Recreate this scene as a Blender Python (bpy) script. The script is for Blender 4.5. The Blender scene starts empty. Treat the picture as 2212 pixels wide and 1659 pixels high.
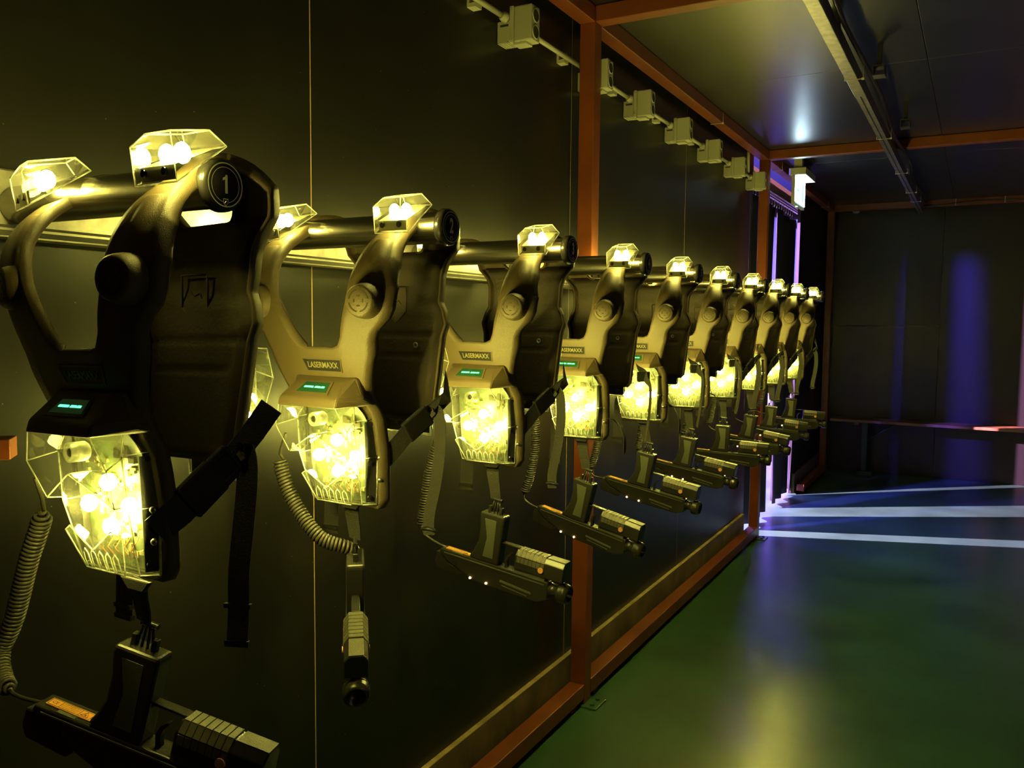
import bpy, bmesh, math, random
from mathutils import Vector, Matrix
random.seed(7)
D = bpy.data
S = bpy.context.scene
COL = S.collection
R = math.radians

# ------------------------------------------------------------------ camera, light, exposure
cam_d = D.cameras.new('camera'); cam_d.sensor_width = 36.0; cam_d.lens = 36.0*1804.7/2212.0
cam_d.clip_start = 0.02; cam_d.clip_end = 60
cam = D.objects.new('camera', cam_d); COL.objects.link(cam)
yaw, pitch, roll = R(29.087), R(-4.299), R(0.538)
fw = Vector((-math.sin(yaw)*math.cos(pitch), math.cos(yaw)*math.cos(pitch), math.sin(pitch)))
rt = fw.cross(Vector((0, 0, 1))).normalized(); up = rt.cross(fw)
r2 = rt*math.cos(roll)+up*math.sin(roll); u2 = -rt*math.sin(roll)+up*math.cos(roll)
cam.matrix_world = Matrix(((r2.x, u2.x, -fw.x, 1.3143), (r2.y, u2.y, -fw.y, 0.0), (r2.z, u2.z, -fw.z, 1.42), (0, 0, 0, 1)))
S.camera = cam
S.view_settings.view_transform = 'Standard'; S.view_settings.look = 'None'
S.view_settings.gamma = 1.0; S.view_settings.exposure = 0.0
S.view_settings.use_curve_mapping = False
W = D.worlds.new('world'); S.world = W; W.use_nodes = True
W.node_tree.nodes['Background'].inputs[0].default_value = (0.006, 0.006, 0.006, 1)
W.node_tree.nodes['Background'].inputs[1].default_value = 1.0
cy = S.cycles
cy.use_denoising = True; cy.max_bounces = 6; cy.diffuse_bounces = 3; cy.glossy_bounces = 4
cy.transparent_max_bounces = 24; cy.transmission_bounces = 4
cy.caustics_reflective = False; cy.caustics_refractive = False
cy.sample_clamp_indirect = 4.0

LEDC = (1.0, 0.87, 0.15)      # yellow-green light of the vests
LED_CHEST, LED_BACK, LED_SHOULDER = 330.0, 950.0, 270.0

def lamp(name, kind, loc, energy, color, to=None, **kw):
    l = D.lights.new(name, kind); l.energy = energy; l.color = color
    for k, v in kw.items(): setattr(l, k, v)
    o = D.objects.new(name, l); COL.objects.link(o); o.location = loc
    if to is not None:
        o.rotation_euler = (Vector(to)-Vector(loc)).to_track_quat('-Z', 'Y').to_euler()
    return o
# arena lamps and an added blue fill outside the curtained opening (beyond the left wall)
lamp('arena_spot_white', 'SPOT', (-3.2, 4.40, 2.3), 20000, (1.0, 0.45, 1.0), to=(0.5, 6.9, 0.2), spot_size=R(75), spot_blend=0.3, shadow_soft_size=0.025)
lamp('arena_spot_blue', 'SPOT', (-1.55, 3.75, 2.5), 3800, (0.10, 0.06, 1.0), to=(0.4, 7.2, 0.6), spot_size=R(80), spot_blend=0.3, shadow_soft_size=0.10)
lamp('arena_wash', 'AREA', (-1.0, 7.4, 2.6), 600, (0.22, 0.16, 1.0), to=(-1.6, 7.6, 0.8), size=1.6)
lamp('arena_blue_fill', 'AREA', (-2.3, 6.3, 1.7), 260, (0.10, 0.07, 1.0), to=(.8, 7.0, .2), size=1.2)  # added soft fill that tints the floor blue, no known panel
# added dim fill from the right for the discs and posts, no real lamp
lamp('side_fill', 'AREA', (3.9, .7, 1.5), 2.6, (1.0, 0.85, 0.42), to=(.4, 1.6, 1.4), size=0.5)

# ------------------------------------------------------------------ materials
def mat(name, color=(.5, .5, .5), rough=.5, metal=0., spec=.5, emit=None, es=0., bump=0., bscale=300., noise=0., nscale=4., coat=0.):
    m = D.materials.new(name); m.use_nodes = True; nt = m.node_tree; b = nt.nodes['Principled BSDF']
    b.inputs['Base Color'].default_value = (*color, 1); b.inputs['Roughness'].default_value = rough
    b.inputs['Metallic'].default_value = metal; b.inputs['Specular IOR Level'].default_value = spec
    b.inputs['Coat Weight'].default_value = coat
    if emit: b.inputs['Emission Color'].default_value = (*emit, 1); b.inputs['Emission Strength'].default_value = es
    tc = None
    if bump or noise:
        tc = nt.nodes.new('ShaderNodeTexCoord')
    if bump:
        n = nt.nodes.new('ShaderNodeTexNoise'); n.inputs['Scale'].default_value = bscale; n.inputs['Detail'].default_value = 3
        nt.links.new(tc.outputs['Object'], n.inputs['Vector'])
        bp = nt.nodes.new('ShaderNodeBump'); bp.inputs['Strength'].default_value = bump; bp.inputs['Distance'].default_value = .002
        nt.links.new(n.outputs['Fac'], bp.inputs['Height']); nt.links.new(bp.outputs['Normal'], b.inputs['Normal'])
    if noise:
        n = nt.nodes.new('ShaderNodeTexNoise'); n.inputs['Scale'].default_value = nscale; n.inputs['Detail'].default_value = 6
        nt.links.new(tc.outputs['Object'], n.inputs['Vector'])
        cr = nt.nodes.new('ShaderNodeMapRange'); cr.inputs['From Min'].default_value = .3; cr.inputs['From Max'].default_value = .7
        cr.inputs['To Min'].default_value = 1-noise; cr.inputs['To Max'].default_value = 1+noise
        nt.links.new(n.outputs['Fac'], cr.inputs['Value'])
        mx = nt.nodes.new('ShaderNodeMix'); mx.data_type = 'RGBA'; mx.blend_type = 'MULTIPLY'; mx.inputs[0].default_value = 1
        mx.inputs[6].default_value = (*color, 1); nt.links.new(cr.outputs[0], mx.inputs[7])
        nt.links.new(mx.outputs[2], b.inputs['Base Color'])
    return m

def ply(name, color, rough, speck=0.0, bump=.10):
    """black film-faced plywood: faint mottling, dust specks and scratches"""
    m = mat(name, color, rough, noise=.25, nscale=2.2, bump=bump, bscale=90)
    nt = m.node_tree; b = nt.nodes['Principled BSDF']; tc = [n for n in nt.nodes if n.type == 'TEX_COORD'][0]
    n = nt.nodes.new('ShaderNodeTexVoronoi'); n.inputs['Scale'].default_value = 26
    nt.links.new(tc.outputs['Object'], n.inputs['Vector'])
    lt = nt.nodes.new('ShaderNodeMath'); lt.operation = 'LESS_THAN'; lt.inputs[1].default_value = .035
    nt.links.new(n.outputs['Distance'], lt.inputs[0])
    src = b.inputs['Base Color'].links[0].from_socket
    mx = nt.nodes.new('ShaderNodeMix'); mx.data_type = 'RGBA'
    ml = nt.nodes.new('ShaderNodeMath'); ml.operation = 'MULTIPLY'; ml.inputs[1].default_value = speck
    nt.links.new(lt.outputs[0], ml.inputs[0]); nt.links.new(ml.outputs[0], mx.inputs[0])
    nt.links.new(src, mx.inputs[6]); mx.inputs[7].default_value = (.5, .48, .4, 1)
    nt.links.new(mx.outputs[2], b.inputs['Base Color'])
    n2 = nt.nodes.new('ShaderNodeTexNoise'); n2.inputs['Scale'].default_value = 3; n2.inputs['Detail'].default_value = 5
    nt.links.new(tc.outputs['Object'], n2.inputs['Vector'])
    rr = nt.nodes.new('ShaderNodeMapRange'); rr.inputs['To Min'].default_value = rough-.03; rr.inputs['To Max'].default_value = rough+.04
    nt.links.new(n2.outputs['Fac'], rr.inputs['Value']); nt.links.new(rr.outputs[0], b.inputs['Roughness'])
    return m

M = {}
M['ply'] = ply('black_plywood', (.011, .0105, .009), .36, .35)
M['ceil'] = ply('black_ceiling_board', (.010, .010, .008), .33, .0, bump=0.); M['ceil'].node_tree.nodes['Principled BSDF'].inputs['Specular IOR Level'].default_value = 1.
M['backply'] = ply('black_back_wall_board', (.009, .008, .006), .42, .12)
M['seam'] = mat('raw_plywood_edge', (.55, .38, .2), .8)
M['skirt'] = mat('grey_brown_board', (.16, .12, .07), .7, noise=.35, nscale=9, bump=.4, bscale=60)
M['skirt_top'] = mat('raw_board_edge', (.42, .31, .16), .85, noise=.25, nscale=25, bump=.6, bscale=200)
M['orange'] = mat('red_oxide_steel_paint', (.20, .050, .014), .42, noise=.12, nscale=12, bump=.1, bscale=80)
M['floor'] = mat('green_floor_paint', (.034, .098, .056), .30, noise=.30, nscale=2.6, bump=.12, bscale=22)
M['floor'].node_tree.nodes['Principled BSDF'].inputs['Specular IOR Level'].default_value = .8
M['ceil'].node_tree.nodes['Principled BSDF'].inputs['Coat Weight'].default_value = .3
M['ceil'].node_tree.nodes['Principled BSDF'].inputs['Coat Roughness'].default_value = .36
M['box'] = mat('light_grey_plastic', (.46, .46, .40), .5, bump=.15, bscale=500)
M['boxdark'] = mat('dark_grey_grommet', (.04, .045, .03), .55)
M['steel'] = mat('brushed_steel', (.50, .47, .42), .24, metal=1., bump=.08, bscale=140)
M['alu'] = mat('galvanised_steel', (.42, .40, .36), .38, metal=.9, noise=.25, nscale=30)
M['shell'] = mat('textured_dark_plastic', (.088, .064, .031), .52, bump=.35, bscale=900)
M['pad'] = mat('black_padding_fabric', (.060, .048, .034), .75, bump=.5, bscale=160)
M['black'] = mat('gloss_black_plastic', (.022, .021, .020), .22)
M['matte'] = mat('matte_black_plastic', (.020, .019, .018), .5, bump=.2, bscale=600)
M['web'] = mat('black_webbing', (.030, .028, .024), .75, bump=.8, bscale=420)
M['gun'] = mat('blaster_black_plastic', (.026, .025, .023), .26, bump=.12, bscale=700)
M['gunrough'] = mat('blaster_ribbed_rubber', (.11, .10, .075), .38, bump=.5, bscale=800)
M['gungrey'] = mat('blaster_grey_plastic', (.085, .09, .06), .5, bump=.4, bscale=900)
M['cord'] = mat('black_rubber_cord', (.055, .05, .035), .38)
M['print'] = mat('pale_print', (.85, .84, .60), .45)
M['logo'] = mat('dull_gold_print', (.20, .17, .08), .5)
M['sticker'] = mat('yellow_warning_sticker', (.80, .36, .07), .5)
M['ink'] = mat('black_ink', (.02, .015, .01), .6)
M['button'] = mat('orange_button', (.75, .34, .10), .5)
M['screw'] = mat('zinc_screw', (.6, .57, .5), .3, metal=1.)
M['tie'] = mat('pale_cable_tie', (.7, .62, .42), .4)
M['wood'] = mat('varnished_bench_wood', (.30, .14, .05), .4, noise=.3, nscale=14)
M['bgreen'] = mat('green_bench_steel', (.02, .07, .035), .4)
M['curtain'] = mat('black_curtain_cloth', (.008, .010, .009), .7, bump=.3, bscale=200)
M['white'] = mat('white_painted_board', (.72, .70, .78), .6)
M['red'] = mat('red_pipe_paint', (.4, .03, .02), .4)
M['pcb'] = mat('green_circuit_board', (.035, .055, .02), .5, noise=.5, nscale=60)
M['chip'] = mat('pale_component', (.16, .15, .09), .45)
M['wire'] = mat('orange_wire', (.7, .16, .04), .5)
M['display'] = mat('green_lit_display', (.01, .06, .03), .2, emit=(.03, .9, .25), es=.012)
M['digit'] = mat('green_display_digits', (.1, .9, .4), .3, emit=(.10, 1.0, .38), es=2.6)
M['led'] = mat('lit_led', (1, 1, .5), .3, emit=LEDC, es=LED_CHEST)
M['ledb'] = mat('lit_led_back', (1, 1, .5), .3, emit=LEDC, es=LED_BACK)
M['leds'] = mat('lit_led_shoulder', (1, 1, .5), .3, emit=LEDC, es=LED_SHOULDER)
M['gled'] = mat('lit_amber_pinpoint', (1, .7, .2), .3, emit=(1, .55, .10), es=60.)
M['exit'] = mat('lit_exit_panel', (.8, .9, .85), .4, emit=(.62, .86, 1.0), es=26.)
M['exitg'] = mat('exit_sign_green_print', (.1, .6, .3), .4, emit=(.45, .95, .85), es=1.1)
M['greenled'] = mat('lit_green_pilot', (.2, 1, .3), .4, emit=(.25, 1, .15), es=6.)

def clear(name, tint, diff, gl=.5, rough=.05):
    m = D.materials.new(name); m.use_nodes = True; nt = m.node_tree; nt.nodes.clear()
    out = nt.nodes.new('ShaderNodeOutputMaterial')
    tr = nt.nodes.new('ShaderNodeBsdfTransparent'); tr.inputs[0].default_value = (*tint, 1)
    tl = nt.nodes.new('ShaderNodeBsdfTranslucent'); tl.inputs[0].default_value = (.9, .9, .85, 1)
    df = nt.nodes.new('ShaderNodeBsdfDiffuse'); df.inputs[0].default_value = (.85, .85, .8, 1)
    a = nt.nodes.new('ShaderNodeMixShader'); a.inputs[0].default_value = .5
    nt.links.new(tl.outputs[0], a.inputs[1]); nt.links.new(df.outputs[0], a.inputs[2])
    b = nt.nodes.new('ShaderNodeMixShader')
    tc = nt.nodes.new('ShaderNodeTexCoord'); n = nt.nodes.new('ShaderNodeTexNoise'); n.inputs['Scale'].default_value = 45; n.inputs['Detail'].default_value = 5
    nt.links.new(tc.outputs['Object'], n.inputs['Vector'])
    mr = nt.nodes.new('ShaderNodeMapRange'); mr.inputs['From Min'].default_value = .35; mr.inputs['From Max'].default_value = .75
    mr.inputs['To Min'].default_value = diff*.4; mr.inputs['To Max'].default_value = diff*1.8
    nt.links.new(n.outputs['Fac'], mr.inputs['Value']); nt.links.new(mr.outputs[0], b.inputs[0])
    nt.links.new(tr.outputs[0], b.inputs[1]); nt.links.new(a.outputs[0], b.inputs[2])
    g = nt.nodes.new('ShaderNodeBsdfGlossy'); g.inputs['Roughness'].default_value = rough
    lw = nt.nodes.new('ShaderNodeLayerWeight'); lw.inputs['Blend'].default_value = .35
    ml = nt.nodes.new('ShaderNodeMath'); ml.operation = 'MULTIPLY'; ml.inputs[1].default_value = gl
    nt.links.new(lw.outputs['Fresnel'], ml.inputs[0])
    c = nt.nodes.new('ShaderNodeMixShader'); nt.links.new(ml.outputs[0], c.inputs[0])
    nt.links.new(b.outputs[0], c.inputs[1]); nt.links.new(g.outputs[0], c.inputs[2])
    nt.links.new(c.outputs[0], out.inputs[0])
    return m
M['lens'] = clear('clear_polycarbonate', (.97, .98, .93), .016)
M['rim'] = clear('frosted_clear_edge', (.95, .95, .9), .68, rough=.3)

# ------------------------------------------------------------------ mesh helpers
def link(name, me, m, parent=None, loc=None, rot=None):
    o = D.objects.new(name, me); COL.objects.link(o)
    if m is not None and len(me.materials) == 0: me.materials.append(m)
    if parent is not None: o.parent = parent
    if loc is not None: o.location = loc
    if rot is not None: o.rotation_euler = rot
    return o
def tag(o, label=None, cat=None, group=None, kind=None):
    if label: o['label'] = label
    if cat: o['category'] = cat
    if group: o['group'] = group
    if kind: o['kind'] = kind
    return o
def empty(name, loc=(0, 0, 0), rot=(0, 0, 0)):
    o = D.objects.new(name, None); COL.objects.link(o); o.location = loc; o.rotation_euler = rot; o.empty_display_size = .05
    return o
class B:
    """collects shapes in one mesh"""
    def __init__(s): s.v = []; s.f = []; s.sm = []
    def add(s, vs, fs, smooth=False, T=None):
        n = len(s.v)
        s.v += [tuple(T @ Vector(v)) if T is not None else tuple(v) for v in vs]
        s.f += [tuple(n+i for i in f) for f in fs]; s.sm += [smooth]*len(fs)
        return s
    def box(s, a, b, T=None, ch=0.0):
        x0, y0, z0 = a; x1, y1, z1 = b
        if ch > 0:
            bm = bmesh.new()
            bmesh.ops.create_cube(bm, size=1)
            for v in bm.verts: v.co = Vector((x0+(v.co.x+.5)*(x1-x0), y0+(v.co.y+.5)*(y1-y0), z0+(v.co.z+.5)*(z1-z0)))
            bmesh.ops.bevel(bm, geom=bm.edges[:], offset=ch, segments=2, affect='EDGES', profile=.5)
            bm.verts.index_update()
            r = s.add([v.co[:] for v in bm.verts], [[v.index for v in f.verts] for f in bm.faces], False, T); bm.free(); return r
        return s.add([(x0, y0, z0), (x1, y0, z0), (x1, y1, z0), (x0, y1, z0), (x0, y0, z1), (x1, y0, z1), (x1, y1, z1), (x0, y1, z1)],
                     [(0, 3, 2, 1), (4, 5, 6, 7), (0, 1, 5, 4), (1, 2, 6, 5), (2, 3, 7, 6), (3, 0, 4, 7)], False, T)
    def prism(s, pts, y0, y1, T=None, pts1=None):
        """polygon in x,z extruded along y (pts1: other end's outline)"""
        n = len(pts); q = pts1 or pts
        vs = [(p[0], y0 if len(p) < 3 else p[2], p[1]) for p in pts]+[(p[0], y1 if len(p) < 3 else p[2], p[1]) for p in q]
        fs = [tuple(range(n)), tuple(range(2*n-1, n-1, -1))]+[(i, i+n, (i+1) % n+n, (i+1) % n) for i in range(n)]
        return s.add(vs, fs, False, T)
    def cyl(s, c, ax, r, h, n=24, r2=None, T=None, cap=True):
        """cylinder from c along axis vector ax, length h"""
        q = Vector(ax).normalized().to_track_quat('Z', 'Y').to_matrix(); c = Vector(c); r2 = r if r2 is None else r2
        vs = []
        for k, (rr, hh) in enumerate(((r, 0), (r2, h))):
            for i in range(n):
                a = 2*math.pi*i/n; vs.append(tuple(c+q @ Vector((rr*math.cos(a), rr*math.sin(a), hh))))
        m0 = len(s.f)
        s.add(vs, [(i, (i+1) % n, (i+1) % n+n, i+n) for i in range(n)], True, T)
        if cap:
            s.add(vs, [tuple(range(n-1, -1, -1)), tuple(range(n, 2*n))], False, T)
        return s
    def lathe(s, c, ax, prof, n=32, T=None):
        """prof: list of (radius, height)"""
        q = Vector(ax).normalized().to_track_quat('Z', 'Y').to_matrix(); c = Vector(c)
        vs = []
        for rr, hh in prof:
            for i in range(n):
                a = 2*math.pi*i/n; vs.append(tuple(c+q @ Vector((rr*math.cos(a), rr*math.sin(a), hh))))
        fs = [(k*n+i, k*n+(i+1) % n, (k+1)*n+(i+1) % n, (k+1)*n+i) for k in range(len(prof)-1) for i in range(n)]
        return s.add(vs, fs, True, T)
    def tube(s, pts, r, n=8, T=None, closed=False):
        P = [Vector(p) for p in pts]; m = len(P); vs = []
        t0 = (P[1]-P[0]).normalized(); ref = Vector((0, 0, 1)) if abs(t0.z) < .9 else Vector((1, 0, 0))
        nrm = (ref-t0*ref.dot(t0)).normalized()
        for i in range(m):
            if closed: t = (P[(i+1) % m]-P[i-1]).normalized()
            else: t = (P[min(i+1, m-1)]-P[max(i-1, 0)]).normalized()
            nrm = (nrm-t*nrm.dot(t)); nrm = nrm.normalized() if nrm.length > 1e-6 else t.orthogonal().normalized()
            b = t.cross(nrm)
            for k in range(n):
                a = 2*math.pi*k/n; vs.append(tuple(P[i]+nrm*math.cos(a)*r+b*math.sin(a)*r))
        fs = [(i*n+k, i*n+(k+1) % n, (i+1)*n+(k+1) % n, (i+1)*n+k) for i in range(m-1) for k in range(n)]
        if closed: fs += [((m-1)*n+k, (m-1)*n+(k+1) % n, (k+1) % n, k) for k in range(n)]
        else: fs += [tuple(range(n-1, -1, -1)), tuple((m-1)*n+k for k in range(n))]
        return s.add(vs, fs, True, T)
    def ribbon(s, pts, wdir, w, t=.0015, T=None):
        """strap: pts path, wdir width direction(s), thickness t"""
        P = [Vector(p) for p in pts]; m = len(P); vs = []
        for i in range(m):
            tg = (P[min(i+1, m-1)]-P[max(i-1, 0)]).normalized()
            wd = Vector(wdir[i] if isinstance(wdir, list) else wdir); wd = (wd-tg*wd.dot(tg)).normalized(); nn = tg.cross(wd)
            ww = w[i] if isinstance(w, list) else w
            for a, b in ((-.5, -1), (.5, -1), (.5, 1), (-.5, 1)): vs.append(tuple(P[i]+wd*ww*a+nn*t*.5*b))
        fs = [(i*4+k, i*4+(k+1) % 4, (i+1)*4+(k+1) % 4, (i+1)*4+k) for i in range(m-1) for k in range(4)]
        fs += [(3, 2, 1, 0), tuple((m-1)*4+k for k in range(4))]
        return s.add(vs, fs, False, T)
    def mesh(s, name, bevel=0):
        me = D.meshes.new(name); me.from_pydata(s.v, [], s.f); me.polygons.foreach_set('use_smooth', s.sm); me.update()
        bm = bmesh.new(); bm.from_mesh(me); bmesh.ops.recalc_face_normals(bm, faces=bm.faces[:])
        if bevel:
            bm.edges.ensure_lookup_table()
            es = [e for e in bm.edges if len(e.link_faces) == 2 and e.calc_face_angle(0) > .35]
            bmesh.ops.bevel(bm, geom=es, offset=bevel, segments=2, affect='EDGES', profile=.5, clamp_overlap=True)
        bm.to_mesh(me); bm.free()
        return me
    def obj(s, name, m, parent=None, loc=None, rot=None, bevel=0):
        return link(name, s.mesh(name, bevel), m, parent, loc, rot)
def catmull(pts, k=8):
    P = [Vector(p) for p in pts]; P = [2*P[0]-P[1]]+P+[2*P[-1]-P[-2]]; out = []
    for i in range(1, len(P)-2):
        for j in range(k):
            t = j/k
            out.append(.5*((2*P[i])+(P[i+1]-P[i-1])*t+(2*P[i-1]-5*P[i]+4*P[i+1]-P[i+2])*t*t+(3*P[i]-3*P[i+1]+P[i+2]-P[i-1])*t**3))
    out.append(P[-2]); return out
def lerp(tab, x):
    if x <= tab[0][0]: return tab[0][1]
    for (a, va), (b, vb) in zip(tab, tab[1:]):
        if x <= b: return va+(vb-va)*(x-a)/(b-a)
    return tab[-1][1]
def text_mesh(txt, size, bold=0.0, sx=1.0, extrude=.0003, align='CENTER'):
    c = D.curves.new('t', 'FONT'); c.body = txt; c.size = size; c.align_x = align; c.align_y = 'CENTER'; c.offset = bold; c.extrude = extrude; c.resolution_u = 3
    o = D.objects.new('t', c); COL.objects.link(o); dg = bpy.context.evaluated_depsgraph_get(); dg.update()
    me = D.meshes.new_from_object(o.evaluated_get(dg)); D.objects.remove(o); D.curves.remove(c)
    for v in me.vertices: v.co.x *= sx
    return me
def arc_strip(b, cx, cz, r0, r1, a0, a1, y0, y1, n=10):
    vs = []
    for i in range(n+1):
        a = R(a0+(a1-a0)*i/n)
        for rr in (r0, r1):
            for y in (y0, y1): vs.append((cx+rr*math.cos(a), y, cz+rr*math.sin(a)))
    fs = []
    for i in range(n):
        k = i*4
        fs += [(k, k+4, k+6, k+2), (k+1, k+3, k+7, k+5), (k, k+1, k+5, k+4), (k+2, k+6, k+7, k+3)]
    fs += [(0, 2, 3, 1), (n*4, n*4+1, n*4+3, n*4+2)]
    b.add(vs, fs)

# ------------------------------------------------------------------ the room
XB, TW = .0985, .0585          # steel frame: outer face and tube width
ZB, ZC = 2.464, 2.522          # underside of the frame, ceiling
P = [-.010, 2.760, 5.530, 8.322]
YB = 8.655
RX = 4.2                       # right wall
fl = B().box((-4.6, -2.6, -.06), (RX, YB+.1, 0)).obj('floor', M['floor']); tag(fl, kind='structure')

def pane_wall(name, me_mat, backing, cells, kind='structure'):
    """cells: list of (a, b) boxes; a thin backing shows the raw edge in the joints"""
    root = B().box(*backing).obj(name, M['seam']); tag(root, kind=kind)
    for a, b in cells:
        B().box(a, b, ch=.0012).obj('panel', me_mat, root)
    return root
g = .0014
ys = [-2.6, -1.269, .082, 1.433, 2.784, 4.135, 5.486, 5.548]
pane_wall('wall_left', M['ply'], ((-.024, -2.6, .0), (-.010, 5.548, ZC)), [((-.010, a+g, 0.0), (0, b-g, ZC)) for a, b in zip(ys, ys[1:])])
for y in ys[1:-1]: B().box((-.010, y-g, 0), (-.0003, y+g, ZC)).obj('joint_strip', M['seam'], D.objects['wall_left'])
B().box((-.024, 7.20, 0), (0, YB, ZC)).obj('wall_left_end', M['backply'])['kind'] = 'structure'
yc = [-2.6, -.42, 1.76, 3.945, 6.125, YB]; xc = [0, 1.08, 2.6, RX]
pane_wall('ceiling', M['ceil'], ((-.02, -2.6, ZC+.010), (RX, YB, ZC+.03)),
          [((x0+g, a+g, ZC), (x1-g, b-g, ZC+.010)) for a, b in zip(yc, yc[1:]) for x0, x1 in zip(xc, xc[1:])])
pane_wall('wall_back', M['backply'], ((0, YB+.012, 0), (RX, YB+.03, ZC)),
          [((0, YB, 0), (1.0-g, YB+.012, 1.41-g)), ((0, YB, 1.41+g), (1.0-g, YB+.012, ZC)), ((1.0+g, YB, 0), (2.3, YB+.012, ZC)), ((2.3+2*g, YB, 0), (RX, YB+.012, ZC))])
B().box((RX, -2.6, 0), (RX+.03, YB, ZC)).obj('wall_right', M['backply'])['kind'] = 'structure'
B().box((-.02, -2.63, 0), (RX, -2.6, ZC)).obj('wall_front', M['backply'])['kind'] = 'structure'
B().box((-.11, 5.40, 0), (-.0245, 5.556, ZC)).obj('light_block_1', M['matte'])['kind'] = 'structure'  # unseen block behind the wall end, added to keep arena light off the post
B().box((-.13, 5.56, 2.25), (-.11, YB, ZC)).obj('wall_left_header', M['backply'])['kind'] = 'structure'
# arena side, seen only through the gaps of the curtain
B().box((-4.65, 2.5, 0), (-4.6, 10.8, 3.0)).obj('wall_arena', M['white'])['kind'] = 'structure'
B().box((-4.6, 10.8, 0), (-.02, 10.85, 3.0)).obj('wall_arena_end', M['white'])['kind'] = 'structure'
B().box((-4.6, 2.5, 3.0), (-.02, 10.8, 3.05)).obj('ceiling_arena', M['backply'])['kind'] = 'structure'

def kick(name, y0, y1):
    k = B().box((0, y0, .0), (.018, y1, .1635)).obj(name, M['skirt']); k['kind'] = 'structure'
    t = B().box((0.0001, y0, .1635), (.0182, y1, .1655)).obj('raw_top_edge', M['skirt_top'], k)
    return k
kick('baseboard_left', -2.6, 5.5); kick('baseboard_left_end', 7.22, 8.62)

X0 = XB-TW
def tube_beam(name, a, b, label, cat, group):
    o = B().box(a, b, ch=.003).obj(name, M['orange']); tag(o, label, cat, group); return o
where = ['beside the camera', 'between the third and fourth vests', 'in front of the curtained opening', 'in the far corner of the room']
for k, y in enumerate(P):
    o = tube_beam('steel_post', (X0, y, 0.004), (XB, y+TW, ZC-.001), f'rust orange square steel post {where[k]}', 'post', 'orange steel posts along the left wall')
    B().box((X0-.01, y-.02, 0), (XB+.055, y+TW+.02, .006), ch=.002).obj('foot_plate', M['floor'], o)
    for dy in (.005, .055):
        B().cyl((XB+.03, y+dy, .006), (0, 0, 1), .008, .007, 12).obj('bolt', M['floor'], o)
lb = ['over the camera', 'over the first three vests', 'over the fourth to tenth vests', 'over the curtained opening']
segs = [(-2.59, P[0]), (P[0]+TW, P[1]), (P[1]+TW, P[2]), (P[2]+TW, P[3])]
for k, (a, b) in enumerate(segs):
    tube_beam('ceiling_beam', (X0, a+.001, ZB), (XB, b-.001, ZC-.001), f'rust orange steel beam running along the wall top {lb[k]}', 'beam', 'orange beams along the wall top')
fb = ['beside the camera', 'below the nearest three vests', 'below the fourth to tenth vests']
for k, (a, b) in enumerate(segs[:3]):
    f = tube_beam('floor_beam', (X0, a+.001, .024), (XB, b-.001, .0802), f'rust orange steel rail raised just off the green floor {fb[k]}', 'beam', 'orange rails along the floor')
    for yy in (a+.05, b-.09): B().box((X0+.01, yy, 0.0), (XB-.01, yy+.04, .024)).obj('foot', M['orange'], f)
f = tube_beam('floor_beam', (X0, 7.22, .024), (XB, P[3]-.001, .0802), 'rust orange steel rail on the floor beyond the curtain', 'beam', 'orange rails along the floor')
B().box((X0+.01, 7.3, 0.0), (XB-.01, 7.34, .024)).obj('foot', M['orange'], f)
cl = ['nearest, its underside glowing yellow', 'in the middle, beside the lit exit sign', 'farthest, above the bench']
for k, y in enumerate(P[1:]):
    tube_beam('cross_beam', (XB+.001, y, ZB), (RX-.01, y+TW, ZC-.001), f'rust orange steel crossbeam under the ceiling, {cl[k]}', 'beam', 'orange crossbeams under the ceiling')

# ties around the beams
def tie(name, x0, x1, y, z0, z1, label=None, parent=None):
    r = .002; p = [(x0, y, z1), (x0, y, z0), (x1, y, z0), (x1, y, z1)]
    o = B().tube(p, r, 6).box((x1-.006, y-.004, z0-.004), (x1+.004, y+.004, z0+.004)).obj(name, M['tie'], parent)
    return o
for k, (y, lab) in enumerate([(4.42, 'white cable tie around the ceiling beam above the fifth vest'), (5.93, 'white cable tie on the wall beam beside the exit sign'), (7.95, 'white cable tie on the wall beam near the far corner')]):
    o = tie('cable_tie', X0-.003, XB+.003, y, ZB-.003, ZC-.005); tag(o, lab, 'cable tie', 'cable ties on the frame')

# cable tray along the ceiling
tray = B().box((.801, 1.9, 2.402), (.846, 3.96, 2.4575), ch=.002).obj('galvanised_channel', M['alu'])
tag(tray, 'long galvanised steel channel slung under the ceiling along the room', 'cable channel')
B().box((.803, 3.965, 2.404), (.820, 8.30, 2.4565)).box((.827, 3.965, 2.404), (.844, 8.30, 2.4565)).box((.82, 3.965, 2.414), (.827, 8.30, 2.4565)).obj('slotted_channel', M['alu'], tray)
B().tube([(.875+.012*math.sin(i*.9), 1.9+i*.25, 2.452+.006*math.sin(i*1.3)) for i in range(25)], .009, 8).obj('power_cable', M['black'], tray)
for y in (3.66, 4.88, 6.03, 6.93, 7.45): tie('tie', .798, .868, y, 2.398, 2.462, parent=tray)
for y in (1.95, 3.2, 5.45, 6.6, 8.1): B().box((.81, y, 2.4577), (.84, y+.03, ZC-.0005)).obj('hanger', M['matte'], tray)
for k, (x, y, lab) in enumerate([(.905, 3.62, 'black square tube bracket hanging beside the near end of the channel'), (.93, 4.62, 'black square tube bracket beside the middle of the channel')]):
    b = B(); b.box((x, y, 2.395), (x+.045, y+.06, 2.400)).box((x, y, 2.43), (x+.045, y+.06, 2.435)).box((x, y, 2.4), (x+.004, y+.06, 2.43)).box((x+.041, y, 2.4), (x+.045, y+.06, 2.43)).box((x+.015, y+.02, 2.435), (x+.03, y+.04, ZC-.0005))
    tag(b.obj('square_bracket', M['matte']), lab, 'bracket', 'brackets under the ceiling')
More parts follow.
